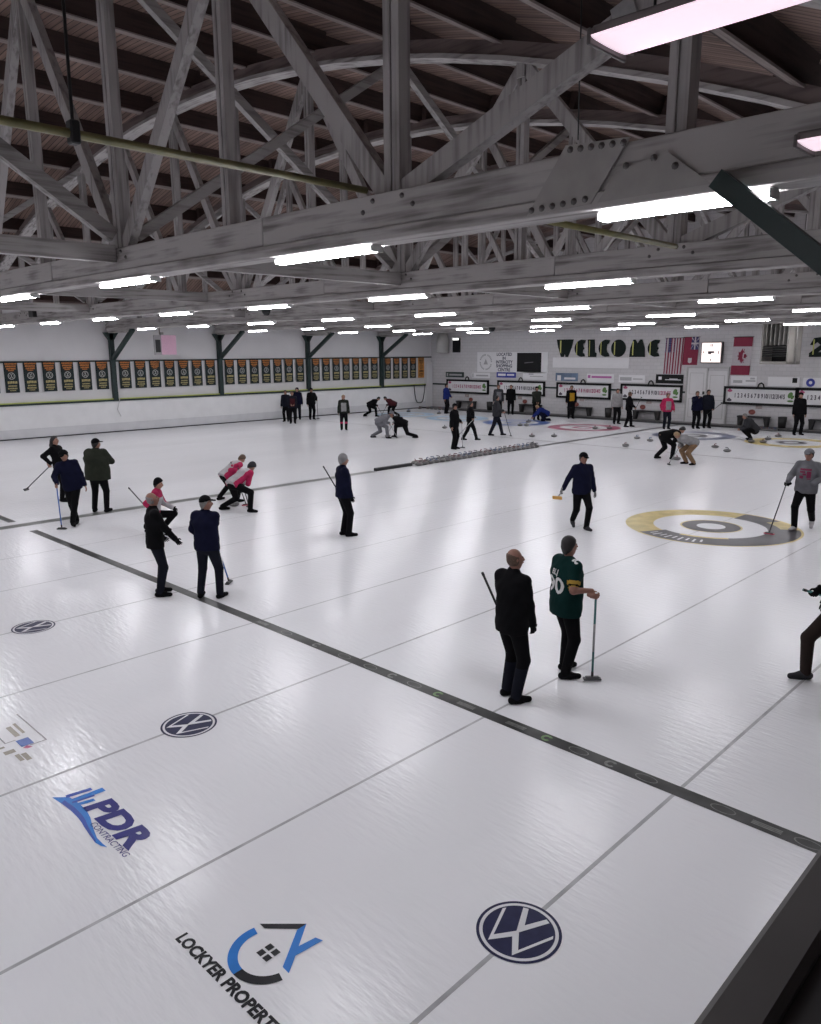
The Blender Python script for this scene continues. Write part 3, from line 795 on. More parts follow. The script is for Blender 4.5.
cable('hanging_cable', 'black U-shaped cable loop hanging on the wall near the corner', [(XW, q0.y + (q1.y - q0.y) * i / 12, 1.62 - 1.25 * (1 - abs(i / 6 - 1) ** 4)) for i in range(13)], 0.03, M_BLACK)
q = onX(109, 330, XW)
cable('hanging_cable', 'thin pale cord hanging beside the first green wall post', [(XW, q.y, 5.0), (XW, q.y + 0.05, 3), (XW + 0.02, q.y + 0.25, 1.6), (XW + 0.02, q.y + 0.1, 1.1), (XW + 0.02, q.y + 0.25, 0.75)], 0.015, mat('pale_cord', (0.55, 0.54, 0.54), 0.6))
# corner pilaster panel at the end of the left wall
bm = bmesh.new(); box(bm, (XL + 0.12, 33.92, 1.55), (0.24, 0.6, 3.1), None, 0.01)
tag(obj('pilaster', bm, M_WALL, WL), 'pale boxed pilaster', 'pilaster'); 
for k in ('label', 'category'): del bpy.data.objects['pilaster'][k]

# yellow pipes and their hanger
M_YP = mat('yellow_pipe', (0.16, 0.145, 0.055), 0.5, 0, 0.2, 6)
xp = -3.22
cable('gas_pipe', 'dull yellow pipe running in from above to the nearest truss', [(xp, YF, 5.36), (xp, TRUSS_Y[0] - 0.17, 5.36)], 0.033, M_YP, 'pipe')
q0, q1 = onX(531, 220, -1.5), onX(676, 247, -1.5)
cable('gas_pipe', 'dull yellow pipe running between the nearest and second truss', [(-1.5, TRUSS_Y[0] + 0.2, 4.95), (-1.5, q1.y, 4.95)], 0.03, M_YP, 'pipe')
cable('hanging_cable', 'black cable hanging from the roof down to the yellow pipe', [(xp, -3.47, arch(xp) + 0.6), (xp, -3.5, 5.48), (xp, -3.5, 5.33)], 0.012, M_BLACK)
bm = bmesh.new(); box(bm, (0, 0, 0), (0.09, 0.07, 0.16), None, 0.01)
o = obj('pipe_clamp', bm, M_BLACK); o.location = (xp, -3.5, 5.37); tag(o, 'black clamp gripping the yellow pipe below the hanging cable', 'clamp')
cable('thin_wire', 'thin black wire dropping from the roof beside the bolted gusset plate', [(onY(578, 50, 1.5).x, 1.5, 9.0), (onY(578, 140, 1.5).x, 1.5, onY(578, 140, 1.5).z)], 0.008, M_BLACK)

# ================================================================== BACK WALL
YW = YB - 0.02
def bw(u, v, Y=None): 
    q = onY(u, v, YW if Y is None else Y); return q.x, q.z
def rect(u0, v0, u1, v1):
    a = bw(u0, (v0 + v1) / 2); b = bw(u1, (v0 + v1) / 2); um = (u0 + u1) / 2
    return a[0], b[0], bw(um, v1)[1], bw(um, v0)[1]
def wsign(name, label, px, m, cat='sign', th=0.03, group=None, strokes=None, frame=None):
    x0, x1, z0, z1 = rect(*px)
    t = thing(name, label, cat, ((x0 + x1) / 2, YW, (z0 + z1) / 2), 0, group)
    W, H = x1 - x0, z1 - z0
    bm = bmesh.new(); box(bm, (0, -th / 2, 0), (W, th, H), None, 0.004); obj('panel', bm, m, t)
    if strokes:
        sm, rects = strokes; bm = bmesh.new()
        for a, b, c_, d in rects: poly(bm, [(a * W, b * H), (c_ * W, b * H), (c_ * W, d * H), (a * W, d * H)], 0, 0.004, 0, 'XZ', -th)
        obj('print', bm, sm, t)
    if frame:
        bm = bmesh.new(); f = 0.03
        for sx in (-1, 1): box(bm, (sx * (W / 2), -th * .6, 0), (f, th * 1.3, H + f))
        for sz in (-1, 1): box(bm, (0, -th * .6, sz * H / 2), (W + f, th * 1.3, f))
        obj('frame', bm, frame, t)
    return t, W, H, th
MW = mat('sign_white', (0.74, 0.73, 0.75), 0.5, 0, 0.02, 3)
MK = mat('sign_black', (0.007, 0.007, 0.008), 0.6, 0, 0.1, 3, 0, 0.25)
MB = mat('sign_blue', (0.03, 0.04, 0.30), 0.5, 0, 0.05, 3)
MPK = mat('sign_pink', (0.45, 0.12, 0.35), 0.5)
MGY = mat('sign_grey_print', (0.38, 0.38, 0.39), 0.5)
MDG = mat('sign_dark_green', (0.04, 0.06, 0.055), 0.5)
line2 = [(-.42, -.12, .42, .16)]
wsign('sponsor_sign', 'small dark green sponsor sign above the scoreboard nearest the corner', (446, 372, 464, 377.2), MDG, strokes=(MGY, [(-.3, -.2, .4, .15), (-.44, -.3, -.36, .3)]))
wsign('sponsor_sign', 'small white sponsor sign with a black bar, beside the dark green one', (472, 373, 490, 378), MW, strokes=(MGY, [(-.46, -.4, -.40, .4), (-.25, -.15, .42, .15)]))
wsign('sponsor_sign', 'small royal blue rounded sponsor sign under the shopping centre sign', (496.8, 372, 516, 377.6), MB, strokes=(MW, [(-.42, -.2, -.02, .2), (.05, -.15, .42, .15)]))
wsign('sponsor_sign', 'white sponsor sign with faint script above the second scoreboard', (523, 372, 547, 380), MW, strokes=(MGY, [(-.25, .15, -.05, .3), (-.2, -.1, .35, 0)]))
wsign('sponsor_sign', 'blue picture sponsor sign with a white figure above the third scoreboard', (555.8, 373, 578, 381), mat('sign_picture_blue', (0.12, 0.17, 0.26), 0.5, 0, 0.4, 2), strokes=(MW, [(-.42, -.45, -.25, .2), (-.1, -.3, .4, -.05)]))
wsign('sponsor_sign', 'white sponsor sign with purple print', (587, 374, 614, 382.5), MW, strokes=(MPK, [(-.46, .0, -.36, .35), (-.32, .02, .42, .26)]))
wsign('sponsor_sign', 'white sponsor sign with grey box print', (619, 375, 645, 382.5), MW, strokes=(MGY, [(-.45, -.25, .0, .2), (.05, -.1, .42, .05)]))
wsign('sponsor_sign', 'black sponsor sign with white line drawing below the striped flag', (656, 374.5, 683.5, 383.5), MK, strokes=(MW, [(-.4, -.1, -.28, .25), (-.15, -.12, .42, -.04), (.0, -.02, .3, .05)]))
wsign('sponsor_sign', 'white sponsor sign with two faint logos under the maple leaf flag', (731, 376, 757, 385.5), MW, strokes=(MGY, [(-.4, -.25, -.05, .05), (.08, -.1, .45, .08), (.25, .15, .42, .35)]))
wsign('sponsor_sign', 'white sponsor sign with a black square below the heater', (768, 377, 800, 386.5), MW, strokes=(MK, [(.27, -.1, .42, .42)]))
t, W, H, th = wsign('sponsor_sign', 'white sponsor sign with a navy ring at the far end of the sign row', (803, 378, 850, 388), MW)
bm = bmesh.new()
for k in range(20):
    a, b = 2 * pi * k / 20, 2 * pi * (k + 1) / 20
    poly(bm, [(-.33 * W + .2 * math.cos(a), .2 * math.sin(a)), (-.33 * W + .2 * math.cos(b), .2 * math.sin(b)), (-.33 * W + .08 * math.cos(b), .08 * math.sin(b)), (-.33 * W + .08 * math.cos(a), .08 * math.sin(a))], 0, 0.004, 0, 'XZ', -th)
obj('ring_print', bm, MB, t)
# big mall sign
t, W, H, th = wsign('mall_sign', 'large white sign with round emblem, wording and a black picture panel', (477.5, 352, 548, 372.5), MW)
for i, s in enumerate(('LOCATED', 'IN', 'INTERCITY', 'SHOPPING', 'CENTRE')):
    text('lettering', s, 0.27, mat('sign_text_dark', (0.05, 0.05, 0.09), 0.5), t, MXZ(-0.10 * W, -th - 0.006, H * (0.38 - 0.19 * i)), 0, 0.009)
bm = bmesh.new()
for k in range(28):
    if k % 7 == 6: continue
    a, b = 2 * pi * k / 28, 2 * pi * (k + .7) / 28
    poly(bm, [(-.37 * W + .52 * math.cos(a), .52 * math.sin(a)), (-.37 * W + .52 * math.cos(b), .52 * math.sin(b)), (-.37 * W + .42 * math.cos(b), .42 * math.sin(b)), (-.37 * W + .42 * math.cos(a), .42 * math.sin(a))], 0, 0.004, 0, 'XZ', -th)
poly(bm, [(-.37 * W - .18, -.15), (-.37 * W + .18, -.15), (-.37 * W, .22)], 0, 0.004, 0, 'XZ', -th)
obj('emblem_print', bm, MGY, t)
bm = bmesh.new(); box(bm, (0.25 * W, -th - 0.01, 0), (0.33 * W, 0.02, H * 0.92)); obj('picture_panel', bm, MK, t)
bm = bmesh.new(); poly(bm, [(.19 * W, -.06), (.31 * W, .0), (.31 * W, .04), (.19 * W, -.01)], 0, 0.004, 0, 'XZ', -th - 0.02); obj('picture_print', bm, mat('sign_dim', (0.10, 0.10, 0.11), 0.5), t)
wsign('blank_banner', 'long blank white banner under the welcome letters', (553, 357.5, 629, 368), MW, 'banner')
# WELCOME letters: each a separate cut-out with a yellow stripe
ML = mat('letter_green', (0.004, 0.010, 0.008), 0.6, 0, 0.1, 3, 0, 0.2); MLY = mat('letter_yellow', (0.55, 0.55, 0.16), 0.5)
def arcpts(cx, cy, rx, ry, a0, a1, n=14):
    return [(cx + rx * math.cos(math.radians(a0 + (a1 - a0) * i / n)), cy + ry * math.sin(math.radians(a0 + (a1 - a0) * i / n))) for i in range(n + 1)]
GL = {
 'W': [(-.5, .5), (.5, .5), (.42, .1), (.2, -.5), (.06, -.5), (0, -.28), (-.06, -.5), (-.22, -.5), (-.42, .1)],
 'E': arcpts(.25, 0, .75, .5, 100, 260) + [(.5, -.46), (.42, -.30), (.28, -.26), (.30, -.10), (.42, 0), (.30, .08), (.28, .24), (.42, .30), (.5, .46)],
 'L': [(-.5, .5), (.22, .5), (.30, -.22), (.5, -.28), (.46, -.5), (-.42, -.5)],
 'C': arcpts(.25, 0, .75, .5, 100, 260) + [(.5, -.46), (.40, -.28), (.26, -.22), (.22, 0), (.26, .22), (.40, .28), (.5, .46)],
 'O': arcpts(0, 0, .5, .5, 0, 345, 23),
 'M': [(-.5, -.5), (.5, -.5), (.46, 0), (.28, .5), (.16, .5), (0, .28), (-.16, .5), (-.28, .5), (-.46, 0)],
 '2': [(-.5, .1), (-.3, .1), (-.1, .25), (.1, .1), (-.5, -.3), (-.5, -.5), (.5, -.5), (.5, -.25), (.0, -.25), (.5, .1), (.4, .4), (.1, .5), (-.3, .45)],
}
for ch, u0, u1, lb in (('W', 557, 573.5, 'letter W at the start of the welcome wording'), ('E', 575, 585.5, 'first letter E of the welcome wording'), ('L', 588, 597, 'letter L of the welcome wording'), ('C', 599, 610, 'letter C of the welcome wording'), ('O', 611.5, 626, 'disc shaped letter O of the welcome wording'), ('M', 630, 645.5, 'letter M of the welcome wording'), ('E', 648, 660, 'last letter E of the welcome wording'), ('2', 810, 828, 'letter beside the heater at the edge of the view')):
    x0, x1, z0, z1 = rect(u0, 339.5 if ch != '2' else 337, u1, 357 if ch != '2' else 357)
    t = thing('wall_letter', 'dark green cut-out ' + lb, 'letter', ((x0 + x1) / 2, YW, (z0 + z1) / 2), 0, 'welcome letters')
    W, H = x1 - x0, z1 - z0
    bm = bmesh.new(); poly(bm, [(x * W, y * H) for x, y in GL[ch]], 0, 0.05, 0, 'XZ', 0); obj('letter_body', bm, ML, t)
    sx = -.28 if ch not in 'OW' else -.25
    hh = .44 if ch in 'WLM' else .38
    if ch in 'M': hh = .40
    bm = bmesh.new(); poly(bm, [((sx - .035) * W, -hh * H if ch != 'W' else -.22 * H), ((sx + .035) * W, -hh * H if ch != 'W' else -.3 * H), ((sx + .035) * W, hh * H), ((sx - .035) * W, hh * H)], 0, 0.012, 0, 'XZ', -0.05); obj('letter_stripe', bm, MLY, t)

# scoreboards
MSB = mat('score_white', (0.70, 0.69, 0.71), 0.5, 0, 0.03, 3); MNR = mat('score_red', (0.40, 0.07, 0.16), 0.5); MND = mat('score_dark', (0.06, 0.05, 0.07), 0.5); MLF = mat('leaf_green', (0.09, 0.20, 0.05), 0.5)
boards = [((801, 389, 872, 408), 'd', 'at the far end of the row'), ((722, 387, 799, 405.5), 'd', 'beside the double door, black numbers'), ((618.8, 385, 683, 400.5), 'd', 'between the red-numbered board and the double door'), ((555, 383.5, 611.5, 398), 'r', 'red-numbered, behind the person in yellow'), ((496.6, 381.5, 545.5, 394.8), 'd', 'second from the corner'), ((446, 380, 489.3, 393.2), 'r', 'nearest the corner')]
for px, cl, lb in boards:
    um = (px[0] + px[2]) / 2; cxw, cz = bw(um, (px[1] + px[3]) / 2)
    W, H = 3.55, 0.80
    t = thing('scoreboard', 'long white curling scoreboard in a black frame, ' + lb, 'scoreboard', (cxw, YW, cz), 0, 'scoreboards along the end wall')
    bm = bmesh.new(); box(bm, (0, -0.03, 0), (W, 0.06, H)); obj('board', bm, MSB, t)
    bm = bmesh.new()
    for sx in (-1, 1): box(bm, (sx * W / 2, -0.05, 0), (0.12, 0.10, H + 0.12))
    for sz in (-1, 1): box(bm, (0, -0.05, sz * H / 2), (W + 0.12, 0.10, 0.12))
    obj('frame', bm, MK, t)
    for k in range(1, 16):
        x = -W / 2 + 0.36 + 0.168 * k
        text('numeral', str(k), 0.30, MNR if (cl == 'r' or (k > 11 and cl == 'd' and px[0] == 618.8)) else MND, t, MXZ(x, -0.068, 0.0), 0, 0.012, xs=0.62)
    bm = bmesh.new()
    for z, mi in ((0.24, 0), (-0.24, 1)):
        poly(bm, arcpts(-W / 2 + 0.24, z, 0.13, 0.07, 0, 345, 14), 0, 0.01, mi, 'XZ', -0.06)
        poly(bm, [(-W / 2 + 0.19, z + .06), (-W / 2 + 0.29, z + .06), (-W / 2 + 0.26, z + .11), (-W / 2 + 0.19, z + .11)], 0, 0.01, mi, 'XZ', -0.06)
    obj('stone_icon', bm, [MNR, MND], t)
    bm = bmesh.new()
    for dx, dz, rx, rz, a in ((-.02, .10, .11, .16, -25), (.09, .00, .06, .11, -35), (0, -.19, .15, .05, 0)):
        pts = []
        for x, z in arcpts(0, 0, rx, rz, 0, 330, 11):
            ca, sa = math.cos(math.radians(a)), math.sin(math.radians(a))
            pts.append((W / 2 - 0.32 + dx + x * ca - z * sa, dz + x * sa + z * ca))
        poly(bm, pts, 0, 0.01, 0, 'XZ', -0.06)
    obj('leaf_emblem', bm, MLF, t)
    bm = bmesh.new(); tube(bm, [(-0.16, -0.06, H / 2 + .03), (-0.1, -0.06, H / 2 + .2), (0, -0.06, H / 2 + .26), (0.1, -0.06, H / 2 + .2), (0.16, -0.06, H / 2 + .03)], 0.035, 6)
    obj('hanger_loop', bm, MK, t)

# flags
def flag_mesh(W, H, cells, name):
    """cells: list of (polygon in unit coords, material index); pleated cloth behind"""
    b = bmesh.new()
    for pts, mi, lift in cells:
        n = len(pts)
        vs = [b.verts.new(((x - .5) * W - 0.10 * W * (1 - y) * 0.6, -0.02 - lift - 0.018 * math.sin(x * 19), (y - .5) * H)) for x, y in pts]
        f = b.faces.new(vs); f.material_index = mi
    return bm_mesh(name, b)
MFR = mat('flag_red', (0.22, 0.02, 0.05), 0.8); MFW = mat('flag_white', (0.50, 0.46, 0.49), 0.8); MFB = mat('flag_blue', (0.045, 0.04, 0.13), 0.8)
def flag(label, px, cells, group='flags on the end wall'):
    x0, x1, z0, z1 = rect(*px); W, H = x1 - x0, z1 - z0
    t = thing('flag', label, 'flag', ((x0 + x1) / 2, YW, (z0 + z1) / 2), 0, group)
    link('flag_cloth', flag_mesh(W, H, cells, 'flag_cloth'), [MFR, MFW, MFB], t)
    bm = bmesh.new(); tube(bm, [(-W / 2 - .05, -0.03, H / 2), (W / 2 + .05, -0.03, H / 2)], 0.015, 6); obj('flag_rod', bm, M_BLACK, t)
cells = []
for i in range(13):
    for j in range(6):
        y0, y1 = j / 6, (j + 1) / 6
        cells.append(([(i / 13, y0), ((i + 1) / 13, y0), ((i + 1) / 13, y1), (i / 13, y1)], 0 if i % 2 == 0 else 1, 0))
cells.append(([(0, .6), (.27, .6), (.54, .6), (.54, 1), (.27, 1), (0, 1)], 2, 0.012))
for i in range(6):
    for j in range(6):
        x, y = .05 + .088 * i, .63 + .063 * j
        cells.append(([(x - .012, y), (x, y - .01), (x + .012, y), (x, y + .01)], 1, 0.016))
flag('red and white striped flag with a blue starred corner, hung vertically', (665.5, 338, 683, 374), cells)
cells = [([(0, 0), (.5, 0), (1, 0), (1, .5), (1, 1), (.5, 1), (0, 1), (0, .5)], 0, 0), ([(.5, .55), (1, .55), (1, 1), (.5, 1)], 2, 0.012)]
for a, b, c_, d in ((.71, .55, .79, 1), (.5, .74, 1, .80)): cells.append(([(a, b), (c_, b), (c_, d), (a, d)], 1, 0.016))
cells += [([(.5, .55), (.56, .55), (1, .96), (1, 1), (.94, 1), (.5, .6)], 1, 0.015), ([(1, .55), (.94, .55), (.5, .96), (.5, 1), (.56, 1), (1, .6)], 1, 0.015)]
cells += [([(.38, .1), (.5, .06), (.62, .1), (.62, .25), (.38, .25)], 1, 0.012)]
flag('red ensign flag with a small shield, hung beside the striped flag', (684, 337, 699, 365), cells)
leaf = [(.5, .30), (.47, .38), (.30, .36), (.34, .42), (.16, .50), (.22, .52), (.18, .58), (.30, .57), (.33, .60), (.42, .54), (.40, .66), (.45, .64), (.5, .70), (.55, .64), (.60, .66), (.58, .54), (.67, .60), (.70, .57), (.82, .58), (.78, .52), (.84, .50), (.66, .42), (.70, .36), (.53, .38)]
leafr = [(.52 + (y - .5) * 1.45, .5 - (x - .5) * .60) for x, y in leaf]
flag('red and white maple leaf flag hung vertically beside the heater', (733, 337, 752, 375), [([(0, 0), (.5, 0), (1, 0), (1, .25), (0, .25)], 0, 0.002), ([(0, .25), (1, .25), (1, .75), (0, .75)], 1, 0), ([(0, .75), (1, .75), (1, 1), (.5, 1), (0, 1)], 0, 0.002), (leafr, 0, 0.014)])

# illuminated square clock
x0, x1, z0, z1 = rect(703.5, 342.5, 723, 362.5)
t = thing('wall_clock', 'square illuminated white wall clock above the double door', 'clock', ((x0 + x1) / 2, YW, (z0 + z1) / 2)); W, H = x1 - x0, z1 - z0
bm = bmesh.new(); box(bm, (0, -0.12, 0), (W + .06, 0.24, H + .06), None, 0.02); obj('clock_case', bm, mat('clock_case', (0.10, 0.09, 0.09), 0.5), t)
bm = bmesh.new(); box(bm, (0, -0.245, 0), (W - .03, 0.02, H - .03)); obj('clock_face', bm, emit('clock_glow', (1.0, 0.86, 0.82), 0.95), t)
for s, dx, dz in (('12', 0, .36), ('3', .38, 0), ('6', 0, -.36), ('9', -.38, 0)):
    text('numeral', s, 0.17, MND, t, MXZ(dx * W, -0.258, dz * H), 0, 0.008)
bm = bmesh.new(); box(bm, (0.0, -0.26, 0.02), (0.34, 0.01, 0.09)); box(bm, (-0.07, -0.262, -0.03), (0.16, 0.01, 0.10)); obj('clock_hands', bm, MND, t)
# double door
x0, x1, z0, z1 = rect(687, 368, 728, 400)
D1 = bpy.data.objects.new('door_1', None); COL.objects.link(D1); D1['kind'] = 'structure'; D1.location = ((x0 + x1) / 2, YW, 0)
W = x1 - x0; zt = z1
MD = mat('door_white', (0.62, 0.61, 0.62), 0.5, 0, 0.03, 2); MDF = mat('door_frame', (0.45, 0.44, 0.44), 0.5)
for s, h in ((-1, zt), (1, zt - 0.12)):
    bm = bmesh.new(); box(bm, (s * W * .25, -0.03, h / 2), (W * .46, 0.05, h - 0.02), None, 0.006)
    l = obj('door_leaf', bm, MD, D1)
    bm = bmesh.new()
    for zz, hh in ((h * .72, h * .38), (h * .28, h * .34)): 
        for q_ in ((s * W * .25, -0.058, zz + hh / 2, W * .34, .03), (s * W * .25, -0.058, zz - hh / 2, W * .34, .03)): box(bm, q_[:3], (q_[3], 0.012, q_[4]))
        for sx in (-1, 1): box(bm, (s * W * .25 + sx * W * .17, -0.058, zz), (.03, 0.012, hh))
    obj('door_moulding', bm, MDF, l)
    bm = bmesh.new(); box(bm, (s * W * .06, -0.09, 1.62), (0.10, 0.06, 0.16), None, 0.01); obj('door_handle', bm, M_BLACK, l)
bm = bmesh.new()
for x in (-W / 2, 0, W / 2): box(bm, (x, -0.04, zt / 2), (0.07, 0.10, zt + .05))
box(bm, (0, -0.04, zt + .02), (W + .07, 0.10, 0.07)); obj('door_frame', bm, MDF, D1)
# unit heater hung from the roof
Yh = 31.0
xa, za = bw(764, 363, Yh); xb, zb = bw(792, 319, Yh)
t = thing('unit_heater', 'big grey unit heater with dark louvred front hung before the end wall', 'heater', ((xa + xb) / 2 + 0.15, Yh, (za + zb) / 2), -0.42); W, H = (xb - xa) * 1.5, (zb - za) * 1.05
MH = mat('heater_grey', (0.24, 0.225, 0.21), 0.5, 0.0, 0.06, 3)
bm = bmesh.new(); dpt = 0.75
for sx in (-1, 1): box(bm, (sx * (W / 2 - 0.04), 0, 0), (0.08, dpt, H))
for sz in (-1, 1): box(bm, (0, 0, sz * (H / 2 - 0.06)), (W, dpt, 0.12))
box(bm, (0, dpt / 2 - 0.02, 0), (W, 0.04, H)); obj('heater_case', bm, MH, t)
bm = bmesh.new(); box(bm, (0, dpt / 2 - 0.1, 0), (W - .16, 0.04, H - .24)); obj('heater_core', bm, MK, t)
for k in range(6):
    bm = bmesh.new(); box(bm, (-W / 2 + .17 + (W - .34) * k / 5, -0.15, H * .16), (0.05, 0.25, H * .48)); obj('heater_fin', bm, mat('heater_fin', (0.22, 0.21, 0.20), 0.5, 0.3), t)
for k in range(5):
    bm = bmesh.new(); box(bm, (0, -dpt / 2 + .06, -H * .12 - .10 * k), (W - .16, 0.10, 0.02), Matrix.Rotation(0.5, 3, 'X')); obj('louvre', bm, mat('louvre_dark', (0.03, 0.03, 0.03), 0.5), t)
bm = bmesh.new(); lathe(bm, [(0.0, 0), (0.16, 0), (0.16, 0.7), (0, 0.7)], 14, 0, (-0.02, 0.0, H / 2)); obj('flue_pipe', bm, mat('flue_silver', (0.55, 0.55, 0.56), 0.3, 0.8), t)
bm = bmesh.new(); tube(bm, [(0.2, 0, H / 2 + .45), (0.5, 0, H / 2 + .5), (0.75, 0, H / 2 + .35), (0.85, 0, H / 2), (0.85, 0, -H / 2)], 0.05, 8); obj('gas_line', bm, M_STEEL, t)
bm = bmesh.new()
for sx in (-1, 1): tube(bm, [(sx * (W / 2 - .05), 0, H / 2), (sx * (W / 2 - .05), 0, arch((xa + xb) / 2) + 0.7 - (za + zb) / 2)], 0.014, 5)
obj('hanger_rod', bm, M_BLACK, t)
# grey box lamp in the top corner
x0, x1, z0, z1 = rect(454, 338, 460.5, 352.5)
t = thing('exit_light', 'small dark wall box with a lit top in the corner of the end wall', 'wall light', ((x0 + x1) / 2, YW, (z0 + z1) / 2)); H = z1 - z0; W = x1 - x0
bm = bmesh.new(); box(bm, (0, -0.08, 0), (W, 0.16, H), None, 0.01); obj('light_box', bm, MK, t)
bm = bmesh.new(); box(bm, (0, -0.165, H * .42), (W * .9, 0.02, H * .14)); obj('lit_strip', bm, emit('strip_glow', (1, 0.98, 0.95), 1.6), t)
x0, x1, z0, z1 = rect(441, 334, 452.5, 353)
bm = bmesh.new(); lathe(bm, [(0, 0), (0.40, 0.0), (0.42, 0.9), (0.30, 1.3), (0, 1.32)], 18)
o = obj('vent_hood', bm, mat('vent_grey', (0.42, 0.41, 0.40), 0.6)); o.location = ((x0 + x1) / 2, YW - 0.41, z0); tag(o, 'pale grey rounded vent hood high in the corner', 'vent')
# benches, bins, plaques, stones put away along the wall
MBEN = mat('bench_dark', (0.018, 0.017, 0.018), 0.6)
BEN = None
for (u0, u1, v), lb in zip(((455, 475.5, 409), (514, 545, 411.5), (567, 590, 414.5), (632, 659, 418), (735, 770, 424.5), (811, 840, 428)), ('nearest the corner', 'second from the corner', 'behind the person in yellow', 'behind the person in a pink jacket', 'behind the crouching person', 'at the edge of the view')):
    a = bw(u0, v, 33.9)[0]; b = bw(u1, v, 33.9)[0]
    if BEN is None:
        BEN = thing('bench', '', 'bench', (0, 0, 0), 0, 'benches along the end wall')
        bm = bmesh.new(); box(bm, (0, 0, 0.47), (1.55, 0.38, 0.07), None, 0.008); obj('seat', bm, MBEN, BEN)
        for s in (-1, 1):
            bm = bmesh.new(); poly(bm, [(s * .62, 0), (s * .72, 0), (s * .76, .44), (s * .52, .44)], 0, 0.32, 0, 'XZ', 0.16); obj('leg', bm, MBEN, BEN)
        t = BEN
    else: t = copy_tree(BEN)
    t.location = ((a + b) / 2, 34.0, 0.06); t['label'] = 'low dark bench against the end wall, ' + lb
for u, v, lb in ((490, 413, 'near the corner bench'), (608.5, 418, 'beside the person in a grey hoodie'), (782, 428, 'beside the dark-clothed person near the heater')):
    x = bw(u, v, 33.9)[0]; bm = bmesh.new(); lathe(bm, [(0, 0), (0.17, 0), (0.21, 0.55), (0.19, 0.55), (0.16, 0.05), (0, 0.05)], 14)
    o = obj('waste_bin', bm, MBEN); o.location = (x, 33.85, 0.06); tag(o, 'black waste bin against the end wall ' + lb, 'bin', 'waste bins')
MPL = mat('plaque_red', (0.22, 0.06, 0.05), 0.6, 0, 0.4, 8); MPG = mat('plaque_grey', (0.36, 0.30, 0.29), 0.6, 0, 0.3, 8)
for u, v, m_, lb in ((582, 399.5, MPG, 'grey plaque under the red-numbered board'), (576.5, 404.3, MPL, 'red plaque above the bench behind the person in yellow'), (649, 402, MPG, 'grey plaque under the board second from the door'), (642.8, 407, MPL, 'red plaque above the bench behind the pink jacket'), (752, 412, MPL, 'red plaque above the crouching person'), (759, 406.8, MPG, 'grey plaque under the board beside the door'), (467, 395.5, MPG, 'grey plaque under the board nearest the corner'), (471, 399.5, MPL, 'dark red plaque above the corner bench'), (525, 401.5, MPL, 'red plaque above the second bench'), (520, 397.5, MPG, 'grey plaque above the second bench')):
    x, z = bw(u, v); t = thing('plaque', 'small ' + lb, 'plaque', (x, YW, z), 0, 'small plaques below the scoreboards')
    bm = bmesh.new(); poly(bm, arcpts(0, 0, .17, .13, 0, 345, 15) if m_ is MPL else [(-.15, -.1), (.15, -.1), (.15, .1), (-.15, .1)], 0, 0.03, 0, 'XZ', 0); obj('plaque_face', bm, m_, t)

# ================================================================== CURLING STONES
M_GRAN = mat('granite', (0.11, 0.105, 0.105), 0.35, 0, 0.45, 60)
M_BAND = mat('granite_band', (0.20, 0.195, 0.195), 0.6, 0, 0.2, 60)
M_HR = mat('stone_handle_red', (0.13, 0.04, 0.045), 0.4); M_HB = mat('stone_handle_blue', (0.04, 0.08, 0.17), 0.4); M_HY = mat('stone_handle_grey', (0.10, 0.10, 0.11), 0.4)
def stone_meshes():
    b = bmesh.new(); lathe(b, [(0, 0), (0.065, 0), (0.115, 0.018), (0.138, 0.042), (0.142, 0.048)], 18); lathe(b, [(0.142, 0.070), (0.138, 0.076), (0.11, 0.104), (0.05, 0.114), (0, 0.115)], 18)
    g = bm_mesh('stone_body', b); g.materials.append(M_GRAN)
    b = bmesh.new(); lathe(b, [(0.142, 0.048), (0.1435, 0.059), (0.142, 0.070)], 18); k = bm_mesh('striking_band', b); k.materials.append(M_BAND)
    hs = []
    for m_ in (M_HR, M_HB, M_HY):
        b = bmesh.new(); lathe(b, [(0.055, 0.112), (0.055, 0.122), (0.0, 0.126)], 14)
        tube(b, [(-0.04, 0, 0.12), (-0.045, 0, 0.15), (-0.03, 0, 0.168), (0.03, 0, 0.172), (0.085, 0, 0.168)], 0.014, 6)
        h = bm_mesh('stone_handle', b); h.materials.append(m_); hs.append(h)
    return g, k, hs
SG, SB, SH = stone_meshes()
def stone(x, y, label, h=0, rz=0.0, group='curling stones in play'):
    t = thing('curling_stone', label, 'curling stone', (x, y, 0.0), rz, group)
    link('stone_body', SG, None, t); link('striking_band', SB, None, t); link('stone_handle', SH[h], None, t)
    return t
n = 24
for i in range(n):
    for j in range(2):
        stone(XDIV + (0.15 if j == 0 else -0.15), 12.95 + 0.30 * i + 0.15 * j, f'granite curling stone parked in the {"near" if j == 0 else "far"} row along the divider, {ORD[i]} from the foam strip', (i // 2) % 3, random.uniform(0, 6), 'curling stones parked along the divider')
